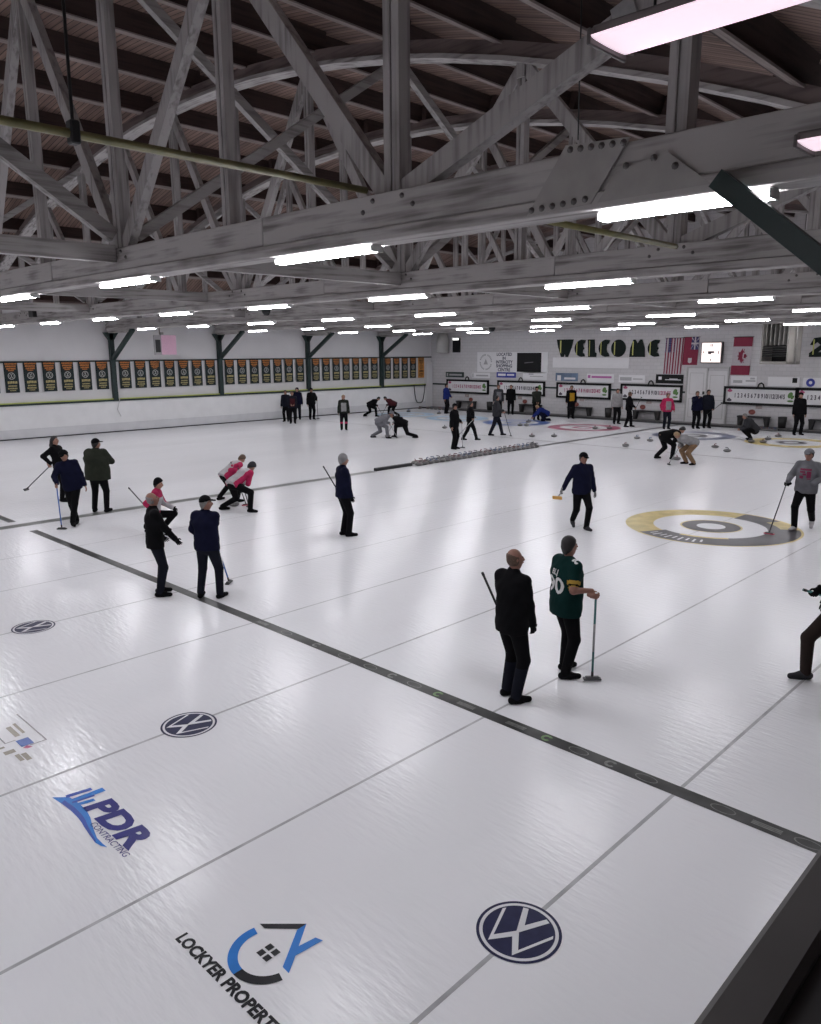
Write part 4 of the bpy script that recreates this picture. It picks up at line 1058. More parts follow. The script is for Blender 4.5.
for u, v, h, lb in (
    (234, 506, 1, 'in front of the two pink-jacketed sweepers'), (387.7, 437, 2, 'between the grey sweeper and the black sweeper'), (676.6, 460, 0, 'in front of the tan-trousered sweeper'),
    (444.7, 428.5, 2, 'alone left of the person in a black cap'), (408.5, 412, 1, 'on the ring nearest the banner wall'), (420, 409, 0, 'just past the ring nearest the banner wall'), (439, 414, 1, 'on the edge of the pale blue ring'),
    (520, 426, 2, 'first of three in the deep blue ring'), (526.5, 426, 2, 'second of three in the deep blue ring'), (528.5, 422.5, 1, 'behind the pair in the deep blue ring'), (532, 437, 0, 'alone short of the deep blue ring'),
    (554, 437, 2, 'short of the red ring by the divider'), (533, 445.5, 2, 'at the far end of the parked row'), (595, 429, 0, 'in the red ring, nearer the centre'), (609.5, 429, 0, 'in the red ring, towards its edge'),
    (637, 439, 1, 'first of the pair before the grey-blue ring'), (650, 441.5, 1, 'second of the pair before the grey-blue ring'), (625.4, 446.5, 0, 'alone near the far hog line by the divider'),
    (715, 448, 0, 'first of the pair short of the far yellow ring'), (727, 452, 2, 'second of the pair short of the far yellow ring'), (751, 442.5, 2, 'by the crouching person, nearest them'), (763, 443, 0, 'by the crouching person, on the yellow ring'), (768, 440, 2, 'behind the one on the yellow ring'), (778, 437, 0, 'beyond the crouching person')):
    q = ground(u, v); stone(q.x, q.y, 'granite curling stone ' + lb, h, random.uniform(0, 6))
for i in range(8):
    stone(-35.6 + GAP * 0 + 2.2 + 0.36 * i, 32.6, f'granite curling stone put away along the end boards by the corner, {ORD[i]} from the wall', i % 3, random.uniform(0, 6), 'stones put away by the corner')
for i in range(8):
    q = ground(764 + i * 2.4, 430); stone(q.x, 32.7, f'granite curling stone put away along the end boards under the heater, {ORD[i]} from the door', i % 3, random.uniform(0, 6), 'stones put away under the heater')

# ================================================================== PEOPLE
V3 = lambda *a: np.array(a, dtype=np.float64)
def nrm(v): return v / (np.linalg.norm(v) + 1e-9)
class Field:
    """smooth union of tapered capsules (optionally widened along one axis)"""
    def __init__(s): s.p = []
    def cap(s, a, b, ra, rb=None, k=0.03, L=None, ratio=1.0):
        s.p.append((np.asarray(a, float), np.asarray(b, float), ra, ra if rb is None else rb, k, L, ratio)); return s
    def bounds(s, pad=0.04):
        lo = np.full(3, 9.0); hi = -lo
        for a, b, ra, rb, k, L, q in s.p:
            r = max(ra, rb) * max(1, q) + pad
            lo = np.minimum(lo, np.minimum(a, b) - r); hi = np.maximum(hi, np.maximum(a, b) + r)
        return lo, hi
    def ev(s, X, Y, Z):
        d = None
        for a, b, ra, rb, k, L, q in s.p:
            ab = b - a; n2 = max(1e-9, ab @ ab)
            x, y, z = X - a[0], Y - a[1], Z - a[2]
            t = np.clip((x * ab[0] + y * ab[1] + z * ab[2]) / n2, 0, 1)
            x = x - t * ab[0]; y = y - t * ab[1]; z = z - t * ab[2]
            if L is not None:
                w_ = (x * L[0] + y * L[1] + z * L[2]) * (1 - 1 / q)
                x = x - w_ * L[0]; y = y - w_ * L[1]; z = z - w_ * L[2]
            e = np.sqrt(x * x + y * y + z * z) - (ra + (rb - ra) * t)
            if d is None: d = e
            else:
                h = np.clip(0.5 + 0.5 * (d - e) / k, 0, 1)
                d = d + (e - d) * h - k * h * (1 - h)
        return d
def surfnet(D, lo, h):
    s = D < 0
    nx, ny, nz = D.shape
    c = np.zeros((nx - 1, ny - 1, nz - 1), np.int8)
    for i in (0, 1):
        for j in (0, 1):
            for k in (0, 1): c += s[i:nx - 1 + i, j:ny - 1 + j, k:nz - 1 + k]
    act = (c > 0) & (c < 8)
    I = np.argwhere(act)
    if len(I) == 0: return np.zeros((0, 3)), np.zeros((0, 4), int)
    idx = np.full(act.shape, -1, np.int64); idx[act] = np.arange(len(I))
    acc = np.zeros((len(I), 3)); cnt = np.zeros(len(I))
    for ax in range(3):
        o = [a for a in range(3) if a != ax]
        for p in (0, 1):
            for q in (0, 1):
                A = I.copy(); A[:, o[0]] += p; A[:, o[1]] += q
                B = A.copy(); B[:, ax] += 1
                da = D[A[:, 0], A[:, 1], A[:, 2]]; db = D[B[:, 0], B[:, 1], B[:, 2]]
                m = (da < 0) != (db < 0)
                t = np.where(m, da / np.where(m, da - db, 1), 0)
                P = A.astype(float); P[:, ax] += t
                acc[m] += P[m]; cnt[m] += 1
    Vt = acc / cnt[:, None] * h + lo
    quads = []
    for ax in range(3):
        o1, o2 = [(1, 2), (2, 0), (0, 1)][ax]
        a = [slice(None)] * 3; b = [slice(None)] * 3
        a[ax] = slice(0, -1); b[ax] = slice(1, None)
        sa, sb = s[tuple(a)], s[tuple(b)]
        E = np.argwhere(sa != sb)
        E = E[(E[:, o1] > 0) & (E[:, o2] > 0) & (E[:, o1] < D.shape[o1] - 1) & (E[:, o2] < D.shape[o2] - 1)]
        if len(E) == 0: continue
        fl = sa[E[:, 0], E[:, 1], E[:, 2]]
        def cell(p, q):
            G = E.copy(); G[:, o1] -= p; G[:, o2] -= q
            return idx[G[:, 0], G[:, 1], G[:, 2]]
        Q = np.stack([cell(1, 1), cell(0, 1), cell(0, 0), cell(1, 0)], 1)
        Q[~fl] = Q[~fl][:, ::-1]
        quads.append(Q)
    Q = np.concatenate(quads)
    return Vt, Q[(Q >= 0).all(1)]
def mesh_field(fn, lo, hi, h):
    n = np.maximum(4, np.ceil((hi - lo) / h).astype(int) + 1)
    X = (lo[0] + h * np.arange(n[0]))[:, None, None].astype(np.float32); Y = (lo[1] + h * np.arange(n[1]))[None, :, None].astype(np.float32); Z = (lo[2] + h * np.arange(n[2]))[None, None, :].astype(np.float32)
    return surfnet(fn(X, Y, Z), lo, h)
def np_mesh(name, Vt, Q, mats, mi=None):
    me = bpy.data.meshes.new(name)
    me.vertices.add(len(Vt)); me.vertices.foreach_set('co', np.asarray(Vt, np.float32).ravel())
    me.loops.add(len(Q) * 4); me.loops.foreach_set('vertex_index', Q.ravel().astype(np.int32))
    me.polygons.add(len(Q)); me.polygons.foreach_set('loop_start', np.arange(0, len(Q) * 4, 4, dtype=np.int32))
    if mi is not None: me.polygons.foreach_set('material_index', mi.astype(np.int32))
    me.polygons.foreach_set('use_smooth', np.ones(len(Q), bool))
    me.update(calc_edges=True)
    for m_ in mats: me.materials.append(m_)
    return me
def ik(a, b, l1, l2, pole):
    d = b - a; L = np.linalg.norm(d); mx = (l1 + l2) * 0.997
    u = d / (L + 1e-9)
    if L > mx: L = mx; b = a + u * L
    L = max(L, abs(l1 - l2) + 0.02)
    x = (l1 * l1 - l2 * l2 + L * L) / (2 * L); y = math.sqrt(max(0, l1 * l1 - x * x))
    p = pole - u * (pole @ u); p = nrm(p)
    return a + u * x + p * y, b
SKIN = mat('skin_light', (0.32, 0.175, 0.13), 0.55, 0, 0.08, 14, 0, 0.3)
SKIN2 = mat('skin_ruddy', (0.25, 0.125, 0.095), 0.55, 0, 0.1, 14, 0, 0.3)
EYE = mat('eye_dark', (0.02, 0.015, 0.015), 0.2); LIP = mat('lip', (0.28, 0.10, 0.09), 0.5)
FAB = {
 'black': (0.0045, 0.0045, 0.0055), 'navy': (0.006, 0.007, 0.022), 'olive': (0.024, 0.027, 0.020), 'pink': (0.38, 0.025, 0.085), 'white': (0.40, 0.385, 0.40),
 'grey': (0.14, 0.14, 0.155), 'lgrey': (0.24, 0.235, 0.24), 'dgrey': (0.035, 0.035, 0.04), 'green': (0.004, 0.022, 0.021), 'brown': (0.028, 0.020, 0.018), 'blue': (0.014, 0.024, 0.13),
 'yellow': (0.38, 0.21, 0.02), 'tan': (0.20, 0.125, 0.075), 'maroon': (0.05, 0.012, 0.016), 'slate': (0.010, 0.011, 0.018), 'dolive': (0.015, 0.017, 0.014), 'gold': (0.40, 0.26, 0.05)}
for k_ in list(FAB): FAB[k_] = cloth(k_, FAB[k_])
HAIR = {'dark': mat('hair_dark', (0.008, 0.006, 0.006), 0.6, 0, 0.4, 60, 0.4), 'brown': mat('hair_brown', (0.08, 0.045, 0.028), 0.6, 0, 0.4, 60, 0.4), 'grey': mat('hair_grey', (0.18, 0.17, 0.165), 0.6, 0, 0.3, 60, 0.4), 'fair': mat('hair_fair', (0.30, 0.20, 0.11), 0.6, 0, 0.3, 60, 0.4)}
PEOPLE = {}

def hand_field(w0, d, n, side, curl, lod):
    """palm, four unequal bent fingers and a thumb leaving the palm's side"""
    d = nrm(d); n = nrm(n - d * (n @ d)); t = np.cross(d, n) * side
    f = Field()
    f.cap(w0 - d * 0.01, w0 + d * 0.02, 0.024, 0.022, 0.012, t, 1.2)
    f.cap(w0 + d * 0.02, w0 + d * 0.082, 0.0155, 0.0135, 0.012, t, 2.5)
    for i, (ln, off) in enumerate(((0.072, 0.030), (0.081, 0.010), (0.075, -0.010), (0.058, -0.029))):
        p = w0 + d * (0.084 - 0.004 * abs(i - 1)) + t * off
        a = curl * 0.55; r = 0.0095 - 0.0007 * (i == 3)
        sp = t * (0.06 - 0.045 * i)
        for seg in (0.45, 0.32, 0.25):
            q = p + nrm(d * math.cos(a) + n * math.sin(a) + sp) * ln * seg
            f.cap(p, q, r, r - 0.0009, 0.004); p = q; a += curl * 0.75; r -= 0.0009
    p = w0 + d * 0.028 + t * 0.026
    v = nrm(d * 0.62 + t * 0.70 + n * (0.15 + 0.35 * curl))
    q = p + v * 0.036; f.cap(p, q, 0.0125, 0.0108, 0.006)
    v2 = nrm(d * 0.9 + t * (0.30 - 0.35 * curl) + n * (0.15 + 0.5 * curl)); f.cap(q, q + v2 * 0.030, 0.0105, 0.009, 0.004)
    return f

def person(label, px, a, H, pose, look, res, loc=None):
    q = ground(*px) if loc is None else Vector(loc)
    th = math.radians(44.3 - a); sc = H / 1.75
    root = thing('person', label, 'person', (q.x, q.y, 0.0), th)
    ct, st = math.cos(th), math.sin(th)
    def l2w(p): return Vector((q.x + (ct * p[0] - st * p[1]) * sc, q.y + (st * p[0] + ct * p[1]) * sc, p[2] * sc))
    def w2l(v): return V3((ct * (v[0] - q.x) + st * (v[1] - q.y)) / sc, (-st * (v[0] - q.x) + ct * (v[1] - q.y)) / sc, v[2] / sc)
    bl = look.get('build', 1.08)
    # --- skeleton
    P = V3(pose.get('px', 0), pose.get('py', 0), pose.get('pz', 0.95))
    le, si, tw = (math.radians(pose.get(k, 0)) for k in ('lean', 'side', 'twist'))
    s = nrm(V3(math.sin(si), math.sin(le) * math.cos(si), math.cos(le) * math.cos(si)))
    L = nrm(V3(math.cos(tw), math.sin(tw), 0) - s * (V3(math.cos(tw), math.sin(tw), 0) @ s))
    Fd = np.cross(s, L)
    N = P + s * 0.52 + Fd * 0.0
    sh = {-1: P + s * 0.465 - L * 0.165 * (0.9 + 0.1 * bl), 1: P + s * 0.465 + L * 0.165 * (0.9 + 0.1 * bl)}
    hy, hp = (math.radians(x) for x in pose.get('head', (0, 0)))
    hup = nrm(s * 0.55 + V3(0, 0, 1) * 0.45)
    f0 = nrm(V3(math.sin(-hy + 0) * 1.0, math.cos(hy), 0)); f0 = nrm(V3(-math.sin(tw + hy), math.cos(tw + hy), 0))
    f0 = nrm(f0 - hup * (f0 @ hup))
    hf = f0 * math.cos(hp) - hup * math.sin(hp); hu = hup * math.cos(hp) + f0 * math.sin(hp); hl = np.cross(hf, hu)
    HC = N + hup * 0.085 + hu * 0.085 + hf * 0.025
    hip = {-1: P - L * 0.085 - V3(0, 0, 0.03), 1: P + L * 0.085 - V3(0, 0, 0.03)}
    feet = {}; knee = {}; toe = {}
    for sd, kf, kt in ((-1, 'fL', 'tL'), (1, 'fR', 'tR')):
        f = pose.get(kf, (sd * 0.11, 0.0)); f = V3(f[0], f[1], (f[2] if len(f) > 2 else 0.0) + 0.085)
        ta = math.radians(pose.get(kt, sd * -12)); td = V3(-math.sin(ta), math.cos(ta), 0)
        pole = nrm(td + V3(0, 0, 0.12) + V3(sd * pose.get('kout', 0.0), 0, 0))
        knee[sd], feet[sd] = ik(hip[sd], f, 0.435, 0.42, pole)
        pit = math.radians(pose.get(kf + 'p', 0))
        toe[sd] = td * math.cos(pit) + V3(0, 0, 1) * -math.sin(pit)
    br = look.get('broom'); BH = BT = None
    if br:
        BH = w2l(ground(*br['px'])) + V3(0, 0, 0.03) if 'px' in br else V3(*br['head'])
        BT = V3(*br['top']) if 'top' in br else BH + V3(*br['dt'])
    wr = {}; el = {}; grip = {}
    for sd, kh in ((-1, 'hL'), (1, 'hR')):
        h = pose.get(kh, (sd * 0.27, 0.03, 0.83))
        if h[0] == 'b':
            grip[sd] = True; tgt = BT + (BH - BT) * h[1]
            u = nrm(tgt - sh[sd]); tgt = tgt - u * 0.075 + V3(0, 0, 0.0)
        else: tgt = V3(*h)
        pole = V3(*pose.get('e' + kh[1], (sd * 0.6, -0.7, -0.35)))
        el[sd], wr[sd] = ik(sh[sd], tgt, 0.285, 0.255, pole)
    # --- fields
    def torso(f, g):
        f.cap(P - s * 0.02, P + s * 0.17, (0.105 * bl + g), (0.098 * bl + g), 0.03, L, 1.42)
        f.cap(P + s * 0.17, P + s * 0.36, (0.100 * bl + g), (0.112 * bl + g), 0.05, L, 1.42)
        f.cap(P + s * 0.36, P + s * 0.45, (0.108 * bl + g), (0.075 + g), 0.05, L, 1.45)
        for sd in (-1, 1): f.cap(N - s * 0.03, sh[sd], 0.052 + g, 0.058 + g, 0.05)
        if bl > 1.1: f.cap(P + s * 0.12 + Fd * 0.05, P + s * 0.26 + Fd * 0.05, 0.10 * bl + g, 0.09 * bl + g, 0.06, L, 1.2)
    def arm(f, sd, g, upto=1.0):
        f.cap(sh[sd], el[sd], (0.056 + g) * (0.5 + 0.5 * bl), 0.044 + g, 0.035)
        if upto > 0: f.cap(el[sd], el[sd] + (wr[sd] - el[sd]) * upto, 0.044 + g, 0.032 + g - 0.006 * (g == 0), 0.02)
    def legs(f, g, lo=1.0):
        f.cap(P + s * 0.06, P - V3(0, 0, 0.05), 0.104 * bl + g, 0.100 * bl + g, 0.03, L, 1.40)
        for sd in (-1, 1):
            f.cap(hip[sd] - V3(0, 0, 0.02), knee[sd], 0.083 * (0.4 + 0.6 * bl) + g, 0.056 + g, 0.03)
            f.cap(knee[sd], feet[sd] + (knee[sd] - feet[sd]) * (1 - lo), 0.056 + g, 0.043 + g, 0.02)
    def head(f):
        f.cap(N - s * 0.05, HC - hu * 0.05, 0.056, 0.052, 0.03)
        f.cap(HC - hu * 0.01 - hf * 0.012, HC + hu * 0.028 - hf * 0.012, 0.078, 0.080, 0.02)
        f.cap(HC - hu * 0.075 + hf * 0.035, HC - hu * 0.02 + hf * 0.028, 0.042, 0.062, 0.03)
        f.cap(HC + hu * 0.012 + hf * 0.088, HC - hu * 0.028 + hf * 0.108, 0.009, 0.013, 0.012)
        f.cap(HC - hu * 0.052 + hf * 0.084, HC - hu * 0.058 + hf * 0.086, 0.012, 0.012, 0.02)
        for sd in (-1, 1): f.cap(HC + hl * (0.078 * sd) + hu * 0.008 - hf * 0.012, HC + hl * (0.080 * sd) - hu * 0.022 - hf * 0.008, 0.014, 0.010, 0.008)
    def build(name, fn, lo, hi, h, mats, mi_fn=None, parent=root, extra=None):
        Vt, Q = mesh_field(fn, lo, hi, h)
        mi = None
        if mi_fn is not None: mi = mi_fn(Vt[Q].mean(1))
        if extra:
            Vs, Qs, Ms = [Vt], [Q], [mi if mi is not None else np.zeros(len(Q), int)]; o_ = len(Vt)
            for V2, Q2, m2 in extra: Vs.append(V2); Qs.append(Q2 + o_); Ms.append(np.full(len(Q2), m2)); o_ += len(V2)
            Vt, Q, mi = np.concatenate(Vs), np.concatenate(Qs), np.concatenate(Ms)
        return link(name, np_mesh(name, Vt * sc, Q, mats, mi), None, parent)
    # body: one continuous figure
    f = Field(); torso(f, -0.014); legs(f, -0.014)
    for sd in (-1, 1): arm(f, sd, 0.0 if look.get('short') else -0.004)
    for sd in (-1, 1): f.cap(feet[sd] - toe[sd] * 0.03 - V3(0, 0, 0.035), feet[sd] + toe[sd] * 0.14 - V3(0, 0, 0.05), 0.032, 0.024, 0.03)
    head(f)
    extra = []
    hands = {}
    hres = 0.0065 if res < 0.02 else 0.010
    for sd, kh in ((-1, 'L'), (1, 'R')):
        d = nrm(wr[sd] - el[sd])
        if pose.get('pocket' + kh): continue
        if grip.get(sd):
            ax = nrm(BH - BT); tgt = BT + (BH - BT) * pose['h' + kh][1]
            d = nrm(tgt - wr[sd]); d = nrm(d - ax * (d @ ax) * 0.85)
            nn = np.cross(ax, d); nn = nn * (1 if nn @ L * -sd > 0 else -1); cu = 1.25
            w0 = tgt - d * 0.075 - nn * 0.026
            w0 = w0
        else:
            nn = -L * sd * 0.9 + Fd * 0.2; cu = 0.45; w0 = wr[sd]
        hf_ = hand_field(w0, d, nn, sd * (1 if np.cross(d, nn) @ Fd * sd > 0 else -1), cu, res)
        lo, hi = hf_.bounds(0.012); Vt, Q = mesh_field(hf_.ev, lo, hi, hres); hands[sd] = (Vt, Q)
        if not look.get('gloves'): extra.append((Vt, Q, 0))
    if res < 0.02:
        for sd in (-1, 1):
            e = Field().cap(HC + hl * 0.031 * sd + hu * 0.016 + hf * 0.0745, HC + hl * 0.033 * sd + hu * 0.016 + hf * 0.0745, 0.008, 0.008, 0.01, hl, 1.4)
            lo, hi = e.bounds(0.012); Vt, Q = mesh_field(e.ev, lo, hi, 0.005); extra.append((Vt, Q, 1))
        e = Field().cap(HC - hu * 0.053 + hf * 0.094 - hl * 0.016, HC - hu * 0.053 + hf * 0.094 + hl * 0.016, 0.0055, 0.0055)
        lo, hi = e.bounds(0.012); Vt, Q = mesh_field(e.ev, lo, hi, 0.004); extra.append((Vt, Q, 2))
    lo, hi = f.bounds()
    build('body', f.ev, lo, hi, res, [look.get('skin', SKIN), EYE, LIP], None, root, extra)
    if look.get('gloves') and hands:
        Vs, Qs, o_ = [], [], 0
        for sd in hands:
            V2, Q2 = hands[sd]; c_ = V2.mean(0); Vs.append(c_ + (V2 - c_) * 1.06); Qs.append(Q2 + o_); o_ += len(V2)
            g = link('glove', np_mesh('glove', (c_ + (V2 - c_) * 1.06) * sc, Q2, [FAB[look['gloves']]]), None, root)
    # jacket / top
    g = look.get('loose', 0.018)
    ft = Field(); torso(ft, g); hem = look.get('hem', 0.10)
    ft.cap(P + s * 0.05, P - s * (hem + 0.05), 0.112 * bl + g, 0.118 * bl + g, 0.05, L, 1.40)
    if look.get('collar', True): ft.cap(N - s * 0.02, N + s * 0.035 + Fd * 0.01, 0.064 + g * .5, 0.060 + g * .3, 0.03)
    if look.get('hooddown'): ft.cap(N - Fd * 0.085 - L * 0.07 - s * 0.02, N - Fd * 0.085 + L * 0.07 - s * 0.02, 0.05, 0.05, 0.03)
    fs = Field()
    for sd in (-1, 1):
        if look.get('short'): fs.cap(sh[sd], sh[sd] + (el[sd] - sh[sd]) * 0.66, 0.062 + g * .6, 0.060 + g * .6, 0.03)
        else: arm(fs, sd, g, 0.97)
    hn, hd_ = -s, (-s) @ P + hem
    def jac(X, Y, Z):
        d1 = ft.ev(X, Y, Z); d1 = np.maximum(d1, X * hn[0] + Y * hn[1] + Z * hn[2] - hd_)
        d2 = fs.ev(X, Y, Z); k = 0.03; h = np.clip(0.5 + 0.5 * (d1 - d2) / k, 0, 1)
        d = d1 + (d2 - d1) * h - k * h * (1 - h)
        if res < 0.02: d = d + 0.0035 * np.sin(34 * Z + 7 * np.sin(11 * X + 3)) * np.sin(17 * X + 9 * Y + 5 * Z)
        return d
    l1, h1 = ft.bounds(); l2, h2 = fs.bounds()
    ctx = dict(P=P, s=s, L=L, F=Fd, sh=sh, el=el, wr=wr)
    top = look['top']; tops = [FAB[t] for t in (top if isinstance(top, (list, tuple)) else [top])]
    jk = build(look.get('topname', 'jacket'), jac, np.minimum(l1, l2), np.maximum(h1, h2), res, tops, (lambda C: look['zones'](C, ctx)) if 'zones' in look else None)
    # trousers
    fl = Field(); legs(fl, look.get('legloose', 0.018), 0.985)
    tn, td_ = s, s @ P + 0.10
    def tro(X, Y, Z): return np.maximum(fl.ev(X, Y, Z), 0.035 - Z)
    lo, hi = fl.bounds(); bt = look.get('bottom', 'black')
    build('trousers', tro, lo, hi, res, [FAB[t] for t in (bt if isinstance(bt, (list, tuple)) else [bt])], (lambda C: look['bzones'](C, ctx, knee, feet)) if 'bzones' in look else None)
    # shoes
    for sd in (-1, 1):
        b0 = feet[sd] - V3(0, 0, 0.085)
        fz = Field(); fz.cap(feet[sd] - toe[sd] * 0.045 - V3(0, 0, 0.042), feet[sd] + toe[sd] * 0.05 - V3(0, 0, 0.040), 0.044, 0.046, 0.02)
        fz.cap(feet[sd] + toe[sd] * 0.05 - V3(0, 0, 0.042), feet[sd] + toe[sd] * 0.165 - V3(0, 0, 0.052), 0.044, 0.034, 0.03)
        fz.cap(feet[sd] - V3(0, 0, 0.04), feet[sd] + (knee[sd] - feet[sd]) * 0.06, 0.046, 0.045, 0.02)
        zb = b0[2]
        pp = abs(toe[sd][2]) > 0.1
        lo, hi = fz.bounds(0.03)
        fn = (lambda X, Y, Z, fz=fz: np.maximum(fz.ev(X, Y, Z), -Z)) if pp else (lambda X, Y, Z, fz=fz, zb=zb: np.maximum(fz.ev(X, Y, Z), zb - Z))
        build('shoe', fn, lo, hi, max(0.010, res * 0.8), [FAB[look.get('shoe', 'black')]])
    # hair / headwear
    def skull(gr, up0=0.0):
        return Field().cap(HC - hu * 0.01 - hf * 0.012, HC + hu * 0.03 - hf * 0.012, 0.079 + gr, 0.081 + gr)
    def halfcut(F_, nvec, t_, F2=None):
        o_ = HC @ nvec
        def fn(X, Y, Z):
            d = np.maximum(F_.ev(X, Y, Z), t_ - (X * nvec[0] + Y * nvec[1] + Z * nvec[2] - o_))
            if F2 is not None: d = np.minimum(d, F2.ev(X, Y, Z))
            return d
        return fn
    hr = min(res, 0.012) if res < 0.02 else 0.02
    if look.get('hair'):
        F_ = skull(0.012); hm = [HAIR[look['hair']]]
        if look.get('bald'):
            o1 = HC @ hf; o2 = HC @ hu
            def fn(X, Y, Z):
                a_ = X * hf[0] + Y * hf[1] + Z * hf[2] - o1; b_ = X * hu[0] + Y * hu[1] + Z * hu[2] - o2
                return np.maximum(np.maximum(F_.ev(X, Y, Z) + 0.007, np.maximum(a_ - 0.015, b_ - 0.035 + a_ * 0.4)), -0.075 - b_)
            lo, hi = F_.bounds(0.02); build('hair', fn, lo, hi, hr, hm)
        else:
            F_.cap(HC - hf * 0.03 - hu * 0.03, HC - hf * 0.035 - hu * 0.075, 0.068, 0.052, 0.03)
            F2 = None
            if look.get('long'): 
                F2 = Field().cap(HC - hf * 0.06 + hu * 0.0, HC - hf * 0.10 - hu * 0.12, 0.07, 0.06, 0.03, hl, 1.2).cap(HC - hf * 0.10 - hu * 0.12, N - s * 0.16 - Fd * 0.13, 0.06, 0.035, 0.03, hl, 1.3)
            lo, hi = F_.bounds(0.03)
            if F2 is not None: l_, h_ = F2.bounds(0.03); lo, hi = np.minimum(lo, l_), np.maximum(hi, h_)
            build('hair', halfcut(F_, nrm(hu * 0.58 - hf * 0.81), -0.012, F2), lo, hi, hr, hm)
    if look.get('cap'):
        F_ = skull(0.020); vis = Field().cap(HC + hf * 0.075 + hu * 0.045, HC + hf * 0.155 + hu * 0.032, 0.013, 0.010, 0.02, hl, 5.0)
        lo, hi = F_.bounds(0.02); l_, h_ = vis.bounds(0.02)
        build('cap', halfcut(F_, nrm(hu * 0.96 - hf * 0.2), 0.030, vis), np.minimum(lo, l_), np.maximum(hi, h_), hr, [FAB[look['cap']]])
    if look.get('beanie'):
        F_ = skull(0.022); F_.cap(HC + hu * 0.05, HC + hu * 0.07 - hf * 0.02, 0.07, 0.06, 0.04)
        lo, hi = F_.bounds(0.02); build('beanie', halfcut(F_, nrm(hu * 0.80 - hf * 0.6), -0.028 if look.get('deep') else 0.0), lo, hi, hr, [FAB[look['beanie']]])
    PEOPLE[label] = (root, jk, ctx, l2w, sc)
    if br:
        broom(l2w(BH), l2w(BT), br['label'], br.get('col', 'black'), br.get('pad', 'black'), br.get('ground', 'px' in br), br.get('two'))
    return root

BCOL = {'black': M_BLACK, 'blue': mat('broom_blue', (0.05, 0.13, 0.42), 0.35), 'teal': mat('broom_teal', (0.02, 0.14, 0.14), 0.35), 'grey': mat('broom_grey', (0.30, 0.30, 0.31), 0.35, 0.3), 'dgrey': mat('broom_dark', (0.06, 0.06, 0.065), 0.4), 'white': mat('broom_white', (0.6, 0.6, 0.62), 0.35), 'red': mat('broom_red', (0.40, 0.05, 0.09), 0.5), 'orange': mat('broom_orange', (0.62, 0.33, 0.07), 0.5), 'yellow': mat('broom_yellow', (0.42, 0.38, 0.06), 0.5)}
def broom(h, t, label, col, pad, on_ice, two=None):
    h, t = Vector(h), Vector(t)
    r = thing('curling_broom', label, 'broom', h, 0)
    v = t - h; d = v.normalized()
    side = d.cross(Vector((0, 0, 1))); side = side.normalized() if side.length > 1e-3 else Vector((1, 0, 0))
    up = Vector((0, 0, 1)) if on_ice else d
    if on_ice and abs(d.z) > 0.98: side = _r2.copy(); side.z = 0; side.normalize()
    fw = up.cross(side).normalized()
    R = Matrix(((side.x, fw.x, up.x), (side.y, fw.y, up.y), (side.z, fw.z, up.z)))
    bm = bmesh.new(); box(bm, (0, 0, 0), (0.21, 0.075, 0.022), R, 0.006); obj('broom_pad', bm, BCOL[pad], r)
    bm = bmesh.new(); box(bm, up * 0.02, (0.16, 0.05, 0.02), R, 0.005); tube(bm, [up * 0.025, up * 0.03 + d * 0.06], 0.016, 8); obj('broom_head', bm, BCOL['dgrey'], r)
    bm = bmesh.new(); tube(bm, [up * 0.03 + d * 0.03, v * 0.5, v], 0.0135, 8); obj('handle', bm, BCOL[col], r)
    if two:
        bm = bmesh.new(); tube(bm, [v * 0.33, v * 0.66], 0.0142, 8); obj('handle_band', bm, BCOL[two], r)
    bm = bmesh.new(); tube(bm, [v * 0.965, v * 1.0], 0.016, 8); obj('end_cap', bm, M_BLACK, r)

def z_jersey(C, c):
    r = np.zeros(len(C), int)
    for sd in (-1, 1):
        a = c['sh'][sd]; ax = c['el'][sd] - a; l = np.linalg.norm(ax); ax = ax / l
        t = (C - a) @ ax / l; dist = np.linalg.norm(C - a - np.outer((C - a) @ ax, ax), axis=1)
        m = (dist < 0.086) & (t > 0.55) & (t < 0.98)
        r[m & (t > 0.60) & (t < 0.76)] = 1
        r[m & (t >= 0.76) & (t < 0.82)] = 2
        r[m & (t >= 0.82)] = 1
    return r
def z_pink(C, c):
    """pink jacket with a white yoke and side panels"""
    q = C - c['P']; lat = np.abs(q @ c['L']); h = q @ c['s']
    return np.where((lat < 0.15) & (h > 0.10) & (h < 0.40), 1, 0)
def z_vest(C, c):
    q = C - c['P']; lat = np.abs(q @ c['L']); return np.where((lat < 0.16) & (q @ c['s'] > -0.2), 1, 0)
def z_front(C, c):
    q = C - c['P']; return np.where((np.abs(q @ c['L']) < 0.13) & (q @ c['F'] > 0.0) & (q @ c['s'] > 0.0) & (q @ c['s'] < 0.42), 1, 0)
def b_slate(C, c, k, f):
    return np.where(C[:, 2] < 0.42, 1, 0)

